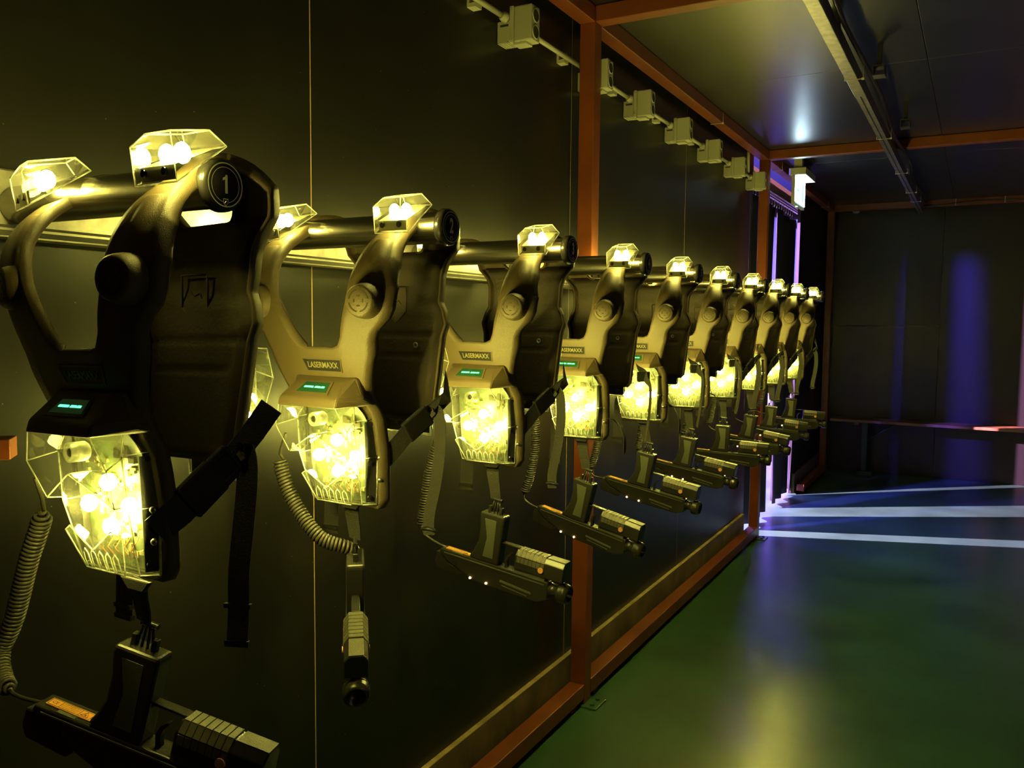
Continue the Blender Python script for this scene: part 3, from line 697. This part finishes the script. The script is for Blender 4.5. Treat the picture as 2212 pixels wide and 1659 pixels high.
# shoulder light: clear wedge on the strap
b = B()
fw_, hw = .036, .036
v = [(-fw_, -.040, -.020), (fw_, -.040, -.020), (fw_, -.044, .014), (.022, -.034, .026), (-.022, -.034, .026), (-fw_, -.044, .014),
     (-fw_, .034, .020), (fw_, .034, .020), (.024, .020, .034), (-.024, .020, .034)]
f = [(0, 1, 2, 5), (5, 2, 3, 4), (4, 3, 8, 9), (9, 8, 7, 6), (1, 7, 8, 3, 2), (0, 5, 4, 9, 6)]
b.add(v, f); me_sl = b.mesh('shoulder_light')
b = B()
for i, j in ((0, 1), (1, 2), (2, 3), (3, 4), (4, 5), (5, 0), (1, 7), (7, 8), (8, 3), (0, 6), (6, 9), (9, 4), (8, 9), (6, 7)): b.tube([v[i], v[j]], .0009, 5)
me_slr = b.mesh('shoulder_lens_rim')
me_slp = B().cyl((0, 0, 0), (0, -1, .1), .0038, .0035, 12).mesh('fixing_pin')
b = B(); b.add([(-.030, -.036, -.017), (.030, -.036, -.017), (.030, -.037, -.004), (-.030, -.037, -.004), (-.030, .030, .020), (.030, .030, .020)], [(0, 1, 2, 3), (3, 2, 5, 4)]); me_slb = b.mesh('reflector')

def build_housing(parent, back=False, led=None):
    """light housing with contents as sub-parts"""
    h = link('light_housing', me_lens, M['lens'], parent)
    link('lens_rim', me_rim, M['rim'], h); link('lens_ribs', me_ribs, M['rim'], h)
    link('circuit_board', me_pcb, M['pcb'], h); link('components', me_chips, M['chip'], h); link('wires', me_wires, M['wire'], h)
    
    for x, y, z, sgn in PINS: link('fixing_pin', me_pin[sgn], M['black'], h, loc=(x, y, z))
    for sgn in (-1, 1): link('side_gasket', me_side[sgn], M['matte'], h)
    link('sensor_ring', me_cam, M['rim'], h); link('sensor_eye', me_cam2, M['black'], h)
    for x, z in ((.000, -.384), (-.045, -.415), (.045, -.410), (.003, -.440)):
        link('led', me_ledb if back else me_led, None, h, loc=(x, -.112, z))
    if back:
        h.rotation_euler = (0, 0, R(180)); h.location = (0, .036, .105); h.scale = (.85, .5, 1); h['label'] = 'clear light housing on the back plate'
    else: h['label'] = 'clear chest light housing over glowing yellow lights'
    return h

me_rivet = B().lathe((0, 0, 0), (.5, -.85, 0), [(.0, .004), (.002, .004), (.0042, .003), (.0045, 0)], 14).mesh('rivet')
def on_front(z):
    tab = sorted([(r[1], r[0]) for r in rows if r[7]]); return lerp(tab, z)

def vest(i, x, y, z, rz=0., rx=0., label='', side='buckle'):
    t = empty('laser_tag_vest', (x, y, z), (rx, 0, rz)); tag(t, label, 'vest', 'laser tag vests hanging on the wall tubes')
    link('shell', me_shell, M['shell'], t)
    pd = link('back_padding', me_pad, M['pad'], t); link('embossed_emblem', me_emb, M['pad'], pd); link('eyelet', me_ey, M['screw'], pd)
    for sgn in (-1, 1):
        s = link('speaker', me_spk, M['shell'], t, loc=(.112 if sgn > 0 else -.142, on_front(-.135)+(.008 if sgn > 0 else .018), -.134), rot=(0, 0, R(12 if sgn > 0 else -16)))
        link('speaker_slots', me_slots, M['ink'], s)
    pl = link('name_plate', me_plate, M['black'], t, loc=(.0, on_front(-.246)-.0015, -.246), rot=(R(17), 0, 0)); pl.scale = (1.14, 1, 1.14)
    link('plate_frame', me_pframe, M['shell'], pl)
    link('lettering', me_logo, M['logo'], pl, loc=(.001, -.0016, .0), rot=(R(90), 0, 0))
    hd = link('display_hood', me_hood, M['shell'], t)
    link('display_frame', me_dframe, M['shell'], hd); link('display', me_disp, M['display'], hd); link('display_digits', me_dig, M['digit'], hd)
    build_housing(t); build_housing(t, back=True)
    for sgn in (-1, 1):
        s = link('shoulder_light', me_sl, M['lens'], t, loc=(.120 if sgn > 0 else -.166, -.060, .010), rot=(R(2), 0, R(8 if sgn > 0 else -14)))
        s.scale = (.92, 1.1, 1.3)
        link('lens_rim', me_slr, M['rim'], s); link('reflector', me_slb, M['chip'], s)
        for k in (-.020, .016): link('fixing_pin', me_slp, M['black'], s, loc=(k, -.0385, -.010))
        for k in (-.013, .013): link('led', me_leds, None, s, loc=(k, -.012, .010))
    # screws on the plate edge
    for zz in (-.412, -.452): link('rivet', me_rivet, M['screw'], t, loc=(.081, -.087, zz))
    return t

# straps with buckle and loose tail, in vest coordinates
def frame_between(a, b):
    a = Vector(a); b = Vector(b); x = (b-a).normalized(); z = (Vector((0, -.25, 1))-x*x.dot(Vector((0, -.25, 1)))).normalized(); y = z.cross(x); c = (a+b)/2
    return Matrix(((x.x, y.x, z.x, c.x), (x.y, y.y, z.y, c.y), (x.z, y.z, z.z, c.z), (0, 0, 0, 1)))
def slide(me, front, back, yb=0., sx=1.):
    me = me.copy()
    for v in me.vertices:
        k = max(0, min(1, -v.co.z/.08))
        if v.co.y < 0: v.co.z += front*k*min(1, -v.co.y/.04); v.co.y *= .85
        else:
            q = k*min(1, v.co.y/.04); v.co.x *= 1+(sx-1)*q; v.co.z -= back*q; v.co.y -= yb*max(0, -v.co.z)
    return me
def slide_vest(t, front, back):
    for c in t.children:
        if c.name.startswith('shell'): c.data = slide(c.data, front, back, .06, 1.0)
        elif c.name.startswith('back_padding'):
            c.data = slide(c.data, front, back, .06, 1.0)
            for d in c.children: d.location.z -= back; d.location.y -= .008
        elif c.name.startswith('light_housing') and 'back' in c['label']: c.location.z -= back; c.location.y -= .012
        elif c.name.startswith('shoulder_light'): c.location.y *= .9
        elif c.name.startswith(('speaker', 'name_plate')): c.location.z += front; c.location.y *= .85
        else: c.location.z += front; c.scale.y = .85
def side_strap(t, kind, n):
    ln = lerp([(0, 1), (9, 1)], n)
    if kind == 'long':      # from chest edge back to the back plate, buckle closed, tail hanging
        A = (.080, -.084, -.434); Bp = (.092, -.056, -.412); C = (.150, -.020, -.372); E = (.102, .022, -.350); F = (.118, .070, -.290)
        w = B().ribbon([A, (.086, -.070, -.422), Bp, Vector(Bp).lerp(Vector(E), .22)], (0, -.25, 1), .040).obj('strap', M['web'], t)
        b = B(); T = frame_between(Bp, E)
        b.box((-.038, -.006, -.026), (.016, .006, .026), T, ch=.005).box((.010, -.0045, -.024), (.042, .0045, -.012), T, ch=.003).box((.010, -.0045, .012), (.042, .0045, .024), T, ch=.003).box((.010, -.003, -.012), (.040, .003, .012), T)
        b.box((-.040, -.007, -.024), (-.034, .007, .024), T, ch=.002).box((.040, -.006, -.022), (.046, .006, .022), T, ch=.002)
        b.obj('buckle', M['black'], t)
        B().ribbon([E, (.108, .048, -.322), F], (0, -.2, 1), .034).obj('strap', M['web'], t)
        pts = catmull([E, (.108, .030, -.345), (.116, .028, -.376), (.120, .018, -.430), (.116, .010, -.50), (.110, .012, -.555), (.112, .006, -.600)], 6)
        b = B().ribbon(pts, [(.85, .35, 0)]*len(pts), .030); o = b.obj('loose_strap', M['web'], t)
        B().ribbon([(.110, .011, -.546), (.110, .011, -.552)], (.85, .35, .12), .038, .006).obj('strap_end', M['matte'], o); B().ribbon([(.112, .006, -.594), (.112, .006, -.602)], (.85, .35, .12), .034, .005).obj('strap_end', M['matte'], o)
    elif kind == 'short':
        A = (.080, -.084, -.424); E = (.112, .014, -.340)
        B().ribbon([A, (.092, -.055, -.396), (.105, -.02, -.358)], (0, -.25, 1), .036).obj('strap', M['web'], t)
        b = B(); T = frame_between((.098, -.035, -.374), E)
        b.box((-.030, -.005, -.021), (.030, .005, .021), T, ch=.003).box((.018, -.004, -.016), (.034, .004, -.009), T, ch=.002).box((.018, -.004, .009), (.034, .004, .016), T, ch=.002)
        b.obj('buckle', M['black'], t)
        B().ribbon([E, (.135, .040, -.310), (.112, .068, -.270)], (0, -.2, 1), .030).obj('strap', M['web'], t)
        pts = catmull([E, (.122, .022, -.332), (.132, .022, -.356), (.136, .016, -.41), (.131, .010, -.47), (.122, .002, -.53), (.125, -.002, -.565)], 6)
        o = B().ribbon(pts, (.8, .25, 0), .022).obj('loose_strap', M['web'], t)
        B().tube([(.109, -.004, -.555), (.126, -.006, -.552), (.141, .0, -.556)], .0035, 6).obj('strap_end', M['matte'], o)
    else:                   # low loop drooping in front of the next light
        pts = catmull([(.110, .066, -.30), (.140, .045, -.315), (.176, -.01, -.330), (.196, -.03, -.350), (.198, -.034, -.40), (.190, -.03, -.46), (.180, -.03, -.52)], 6)
        B().ribbon(pts, (.6, -.8, .25), .028).obj('loose_strap', M['web'], t)
        B().ribbon(catmull([(.082, -.084, -.44), (.100, -.05, -.455), (.112, -.02, -.50), (.110, -.01, -.55)], 5), (.2, -.9, .2), .032).obj('strap', M['web'], t)
        b = B(); b.box((-.02, -.004, -.015), (.02, .004, .015), Matrix.Translation((.152, .02, -.325)) @ Matrix.Rotation(R(50), 4, 'Z'), ch=.003).obj('buckle', M['black'], t)
    # left side: plain short strap hanging behind
    B().ribbon(catmull([(-.080, -.078, -.43), (-.105, -.04, -.45), (-.128, .0, -.50), (-.132, .0, -.60)], 5), (1, .1, 0), .036).obj('strap', M['web'], t)
    for zz in (-.590, -.606): B().box((-.152, -.004, zz), (-.112, .004, zz+.0065)).obj('strap_end', M['matte'], t)

# ------------------------------------------------------------------ blaster meshes (origin at the grip's upper end; muzzle +x; hangs upside down)
def poly_y(b, pts, hw, T=None): b.prism(pts, -hw, hw, T)
b = B(); poly_y(b, [(-.132, -.1225), (.170, -.1205), (.172, -.163), (.146, -.176), (.06, -.178), (-.02, -.178), (-.110, -.150), (-.134, -.132)], .017); me_body = b.mesh('body', bevel=.0025)
b = B(); poly_y(b, [(-.146, -.134), (-.122, -.131), (-.108, -.154), (-.060, -.163), (-.074, -.181), (-.140, -.176), (-.148, -.160)], .014); me_stock = b.mesh('stock', bevel=.003)
b = B(); poly_y(b, [(-.120, -.1285), (.160, -.1275), (.160, -.1300), (-.120, -.131)], .0182)
poly_y(b, [(.045, -.152), (.128, -.157), (.130, -.162), (.043, -.157)], .0180); poly_y(b, [(.050, -.163), (.120, -.168), (.120, -.170), (.052, -.165)], .0178); me_lines = b.mesh('side_ribs')
b = B()
gp = [(-.032, 0), (.032, 0), (.034, -.008), (.031, -.122), (-.042, -.122), (-.050, -.118), (-.040, -.102), (-.030, -.075), (-.029, -.040), (-.034, -.010)]
poly_y(b, gp, .0165); me_grip = b.mesh('grip', bevel=.004)
b = B(); b.prism([(-.018, -.014), (.014, -.014), (.016, -.108), (-.012, -.108), (-.006, -.06)], -.0172, -.0166).prism([(-.018, -.014), (.014, -.014), (.016, -.108), (-.012, -.108), (-.006, -.06)], .0166, .0172); me_gripp = b.mesh('grip_panel')
b = B()
sl = [(-.021, -.078), (-.021, -.112), (.021, -.112), (.021, -.078), (.012, -.066), (-.012, -.066)]
vs = [(.078, p[0], p[1]) for p in sl]+[(.206, p[0], p[1]+.0) for p in sl]; n = 6
b.add(vs, [tuple(range(n)), tuple(range(2*n-1, n-1, -1))]+[(i, i+n, (i+1) % n+n, (i+1) % n) for i in range(n)]); me_slide = b.mesh('foregrip', bevel=.002)
b = B(); b.box((.076, -.0165, -.1235), (.160, .0165, -.1100)); me_slb2 = b.mesh('foregrip_base', bevel=.0015)
b = B()
for k in range(7):
    x = .0835+k*.0105
    b.box((x, -.0125, -.0665), (x+.0090, .0125, -.0640)).box((x, -.0222, -.094), (x+.0090, -.0200, -.081)).box((x, .0200, -.094), (x+.0090, .0222, -.081))
    b.add([(x, -.0215, -.0785), (x+.009, -.0215, -.0785), (x+.009, -.0130, -.0650), (x, -.0130, -.0650), (x, -.0200, -.0800), (x+.009, -.0200, -.0800), (x+.009, -.0115, -.0665), (x, -.0115, -.0665)], [(0, 1, 2, 3), (0, 4, 5, 1), (3, 2, 6, 7), (0, 3, 7, 4), (1, 5, 6, 2)])
    b.add([(x, .0215, -.0785), (x+.009, .0215, -.0785), (x+.009, .0130, -.0650), (x, .0130, -.0650), (x, .0200, -.0800), (x+.009, .0200, -.0800), (x+.009, .0115, -.0665), (x, .0115, -.0665)], [(3, 2, 1, 0), (0, 4, 5, 1), (3, 2, 6, 7), (0, 3, 7, 4), (1, 5, 6, 2)])
b.box((.160, -.0125, -.0665), (.2055, .0125, -.0645)); me_gribs = b.mesh('foregrip_ribs')
me_btn = B().cyl((0, 0, 0), (0, 1, 0), .0068, .003, 20).mesh('button')
b = B(); b.lathe((.168, 0, -.140), (1, 0, 0), [(0, 0), (.0165, 0), (.0165, .004), (.0150, .006), (.0150, .024), (.0215, .026), (.0240, .029), (.0240, .032), (.0232, .033), (.0240, .034), (.0232, .036), (.0240, .037), (.0232, .039), (.0240, .040), (.0235, .043), (.0220, .050), (.0190, .053), (.0165, .053), (.0160, .040), (0, .038)], 32); me_muz = b.mesh('muzzle')
b = B(); b.box((.030, -.008, -.0665), (.084, .008, -.0630)).box((.028, -.008, -.0700), (.034, .008, -.0630)); me_guard = b.mesh('trigger_guard', bevel=.001)
b = B(); b.prism([(.046, -.122), (.043, -.105), (.048, -.092), (.058, -.084), (.060, -.087), (.053, -.095), (.050, -.106), (.054, -.122)], -.005, .005); me_trig = b.mesh('trigger', bevel=.001)
b = B(); b.box((-.122, -.0085, -.1222), (-.052, .0075, -.1208)); me_stick = b.mesh('warning_sticker')
b = B()
for a, c in (((-.120, -.0072), (-.054, -.0066)), ((-.120, .0056), (-.054, .0062)), ((-.1205, -.0072), (-.1199, .0062)), ((-.0546, -.0072), (-.054, .0062)), ((-.1035, -.0072), (-.1029, .0062)), ((-.073, -.0072), (-.0724, .0062))):
    b.box((a[0], a[1], -.1209), (c[0], c[1], -.1205))
b.tube([(-.070, -.0048, -.1206), (-.0585, -.0048, -.1206), (-.064, .0042, -.1206)], .0005, 4, closed=True).cyl((-.064, -.0018, -.1207), (0, 0, 1), .0014, .0003, 8)
tb = b.mesh('sticker_print')
def put_text(txt, size, x, y, sx=.9):
    me = text_mesh(txt, size, sx=sx, extrude=.0001, align='LEFT')
    return [(v.co.x+x, v.co.y+y, -.1205) for v in me.vertices], [tuple(p.vertices) for p in me.polygons]
b = B()
for txt, size, x, y in (('CE', .0085, -.1170, -.0008), ('LASER RADIATION', .0036, -.1015, .0030), ('DO NOT STARE INTO BEAM', .0024, -.1015, -.0005), ('LASER CLASS 2 PRODUCT', .0026, -.1015, -.0040)):
    v_, f_ = put_text(txt, size, x, y); b.add(v_, f_)
me_txt = D.meshes.new('sticker_lettering'); me_txt.from_pydata(b.v, [], b.f); me_txt.update()
b = B(); b.box((-.098, -.0158, -.1221), (-.070, -.0098, -.1212)); me_tag = b.mesh('serial_plate')
me_gl = ico(.0030, 1); me_gl.materials.append(M['gled'])
b = B()
for k in range(6):
    a0, a1 = R(k*60+30), R(k*60+90)
    b.tube([(-.085+.007*math.cos(a0), -.0176, -.150+.007*math.sin(a0)), (-.085+.007*math.cos(a1), -.0176, -.150+.007*math.sin(a1))], .0006, 4)
b.box((-.0885, -.0180, -.151), (-.0815, -.0174, -.149)).box((-.086, -.0180, -.154), (-.084, -.0174, -.146)); me_crest = b.mesh('side_emblem')
b = B()
b.box((-.011, -.003, .030), (.011, .003, .036)).cyl((-.010, 0, .033), (1, 0, 0), .004, .024, 10)
for x in (-.013, -.0045, .0045, .013): b.tube([(x, 0, -.002), (x*.8, 0, .014), (x*.55, 0, .030)], .0022, 6)
for x in (-.015, .015): b.box((x-.004, -.005, -.003), (x+.004, .005, .016), ch=.0015)
me_clip = b.mesh('strap_clip')
def blaster(i, loc, rz, ry, label, leds=True, grip='gun', rx=0.):
    t = empty('laser_blaster', loc, (rx, ry, rz)); tag(t, label, 'blaster', 'black laser blasters hanging upside down below the vests')
    bd = link('body', me_body, M['gun'], t); link('side_ribs', me_lines, M['gungrey'], bd); link('side_emblem', me_crest, M['black'], bd)
    st = link('warning_sticker', me_stick, M['sticker'], bd); st['label'] = 'yellow laser warning sticker'
    link('serial_plate', me_tag, M['gungrey'], bd)
    # lettering belongs to the sticker surface: both sub-parts of the body
    link('sticker_print', tb, M['ink'], bd); link('sticker_lettering', me_txt, M['ink'], bd)
    link('stock', me_stock, M['matte'], t)
    gr = link('grip', me_grip, M['gun'], t); link('grip_panel', me_gripp, M['gungrey'], gr)
    fg = link('foregrip', me_slide, M['gun'], t); link('foregrip_ribs', me_gribs, M['gunrough'], fg); 
    for yy in (-.0242, .0212): bt = link('button', me_btn, M['button'], fg, loc=(.149, yy, -.0955)); bt['label'] = 'small orange button'
    link('foregrip_base', me_slb2, M['gungrey'], fg)
    link('muzzle', me_muz, M['gun'], t); link('trigger_guard', me_guard, M['gun'], t); link('trigger', me_trig, M['black'], t)
    link('strap_clip', me_clip, M['black'], t)
    if leds:
        for x in (-.038, .008): link('pinpoint_light', me_gl, None, t, loc=(x, -.0175, -.172))
    return t
def coil(name, pts, a, b_, label, rc=.0115, wire=.0030, pitch=.0068):
    """pts smooth path; coiled between fractions a and b_"""
    Pn = catmull(pts, 24); n = len(Pn); L = [0]
    for k in range(1, n): L.append(L[-1]+(Pn[k]-Pn[k-1]).length)
    tot = L[-1]
    def at(s):
        s = max(0, min(tot, s))
        k = 1
        while k < n-1 and L[k] < s: k += 1
        f_ = (s-L[k-1])/max(1e-9, L[k]-L[k-1]); return Pn[k-1].lerp(Pn[k], f_), (Pn[k]-Pn[k-1]).normalized()
    out = []; s = 0; ph = 0; ref = Vector((.3, .9, .1))
    while s < tot:
        p, t = at(s); u = (ref-t*ref.dot(t)).normalized(); v_ = t.cross(u)
        fr = s/tot; ram = min(1, max(0, (fr-a)/.03), max(0, (b_-fr)/.03))
        if ram <= 0: out.append(p); s += .012
        else:
            out.append(p+(u*math.cos(ph)+v_*math.sin(ph))*rc*ram); ph += 2*math.pi/11; s += pitch/11
    o = B().tube(out, wire, 6).obj(name, M['cord']); tag(o, label, 'cable', 'black coiled cables between the vests and blasters'); return o

# ------------------------------------------------------------------ place the ten vests, blasters and cables
VX = .310
VP = [(.354, .010, R(-4), 0)]+[(VX+.004, 0, R(-4), R(.5))]*9
vlab = ['nearest laser tag vest, front plate unlit and black, hanging below disc 1', 'laser tag vest under disc 2, closed buckle, its blaster pointing at the camera', 'laser tag vest under disc 3, left of the near orange post', 'laser tag vest just behind the near orange post',
        'fifth laser tag vest from the camera, first right of the near orange post', 'sixth laser tag vest from the camera, glowing yellow', 'seventh laser tag vest from the camera, glowing yellow', 'eighth laser tag vest from the camera, before the far orange post',
        'ninth laser tag vest from the camera, last but one', 'tenth and farthest laser tag vest, before the purple gap']
kinds = ['long', 'short', 'short', 'loop', 'loop', 'loop', 'short', 'short', 'short', 'short']
# blaster poses: (dx, dy, z, rz, ry)
poses = [(.032, -.060, TZ-.594, R(16), R(14)), (-.006, -.060, TZ-.612, R(-50), R(16)), (.002, -.063, TZ-.629, 0, R(8)), (.008, -.060, TZ-.634, R(-4), R(12)), (.012, -.06, TZ-.618, R(-2), R(10)),
         (.004, -.06, TZ-.625, R(0), R(9)), (.002, -.06, TZ-.630, R(8), R(3)), (.008, -.06, TZ-.632, R(-4), R(8)), (.0, -.06, TZ-.630, R(10), R(6)), (.01, -.06, TZ-.625, R(14), R(4))]
for i in range(10):
    vx, dy, rz, rx = VP[i]
    lab = vlab[i]
    t = vest(i, vx, TY[i]+dy, TZ+(.002 if i == 0 else 0), rz, rx, lab)
    if i == 0: (slide_vest(t, .006, .004), setattr(t, 'rotation_euler', (rx, R(-1.5), rz)))
    side_strap(t, kinds[i], i)
    # strap that carries the blaster
    gx, gz = (.002, -.588)
    if i == 0: gx, gz = .010, -.562
    bpy.context.view_layer.update(); Mi = t.matrix_world.inverted(); Mw = t.matrix_world
    pdx, pdy, pz = poses[i][:3]
    sx_ = .030 if i == 0 else 0; top = Mw @ Vector((.004+sx_, -.080, -.500)); end = Vector((VP[i][0]+pdx, TY[i]+pdy, pz+.034))
    hp = [top, top.lerp(end, .3)+Vector((0, -.002, -.004)), top.lerp(end, .7), end]
    B().ribbon([Mi @ p_ for p_ in hp], (1, 0, 0), [.036, .034, .031, .028], .0022).obj('blaster_strap', M['web'], t)
    B().prism([(-.030+sx_, -.500), (.036+sx_, -.500), (.020+sx_, -.516), (-.012+sx_, -.516)], -.086, -.080).obj('strap_tab', M['matte'], t, bevel=.002)

bl = ['lowest and largest in the photo, with a yellow warning sticker', 'hanging end-on with its round muzzle towards the camera', 'left of the near orange post, with two amber pinpoint lights', 'crossing in front of the near orange post',
      'just right of the near orange post', 'third from the near post, under the sixth vest', 'under the seventh vest', 'under the eighth vest', 'under the ninth vest', 'farthest, in front of the purple gap']
for i, (dx, dy, z, rz, ry) in enumerate(poses):
    vx = VP[i][0]
    if i == 0: vx = .360; dx -= .006
    blaster(i, (vx+dx, TY[i]+dy, z), rz, ry, f'black upside-down laser blaster, {bl[i]}', leds=i not in (0, 1))
    if i == 1:
        pts = [(vx-.150, TY[i]-.09, TZ-.385), (vx-.170, TY[i]-.085, TZ-.430), (vx-.160, TY[i]-.085, TZ-.475), (vx-.130, TY[i]-.085, TZ-.525), (vx-.075, TY[i]-.08, TZ-.580), (vx-.03, TY[i]-.045, TZ-.605), (vx-.06, TY[i]-.0, TZ-.640), (vx-.088, TY[i]+.035, TZ-.690)]
        ab = (.12, .90)
    elif i == 0:
        pts = [(vx-.150, TY[i]-.09, TZ-.385), (vx-.185, TY[i]-.06, TZ-.440), (vx-.225, TY[i]-.06, TZ-.520), (vx-.265, TY[i]-.06, TZ-.610), (vx-.285, TY[i]-.07, TZ-.660), (vx-.255, TY[i]-.085, TZ-.688), (vx-.200, TY[i]-.10, TZ-.694), (vx-.118, TY[i]-.104, TZ-.687)]
        ab = (.14, .80)
    else:
        k = .02*math.sin(i*2.3)
        ex_ = (vx+dx-.140, TY[i]+dy, z-.106)
        pts = [(vx-.140, TY[i]-.09, TZ-.400), (vx-.160, TY[i]-.065, TZ-.455), (vx-.172+k, TY[i]-.06, TZ-.540), (vx-.190+k, TY[i]-.06, TZ-.640), (vx-.205+k*.5, TY[i]-.06, TZ-.700), (vx-.185, TY[i]-.06, TZ-.722), ex_]
        ab = (.16, .78)
    coil('coiled_cable', pts, ab[0], ab[1], f'black coiled cable hanging beside the {ORDW[i]} vest, leading to its blaster')

# orange steel bar end at the left edge of the picture
o = B().box((-.30, -.02, -.013), (0, .02, .013), ch=.001).obj('orange_bar', M['orange'], loc=(.236, .62, 1.252), rot=(0, 0, R(48)))
tag(o, 'end of an orange painted steel bar at the left edge beside the first vest', 'steel bar')
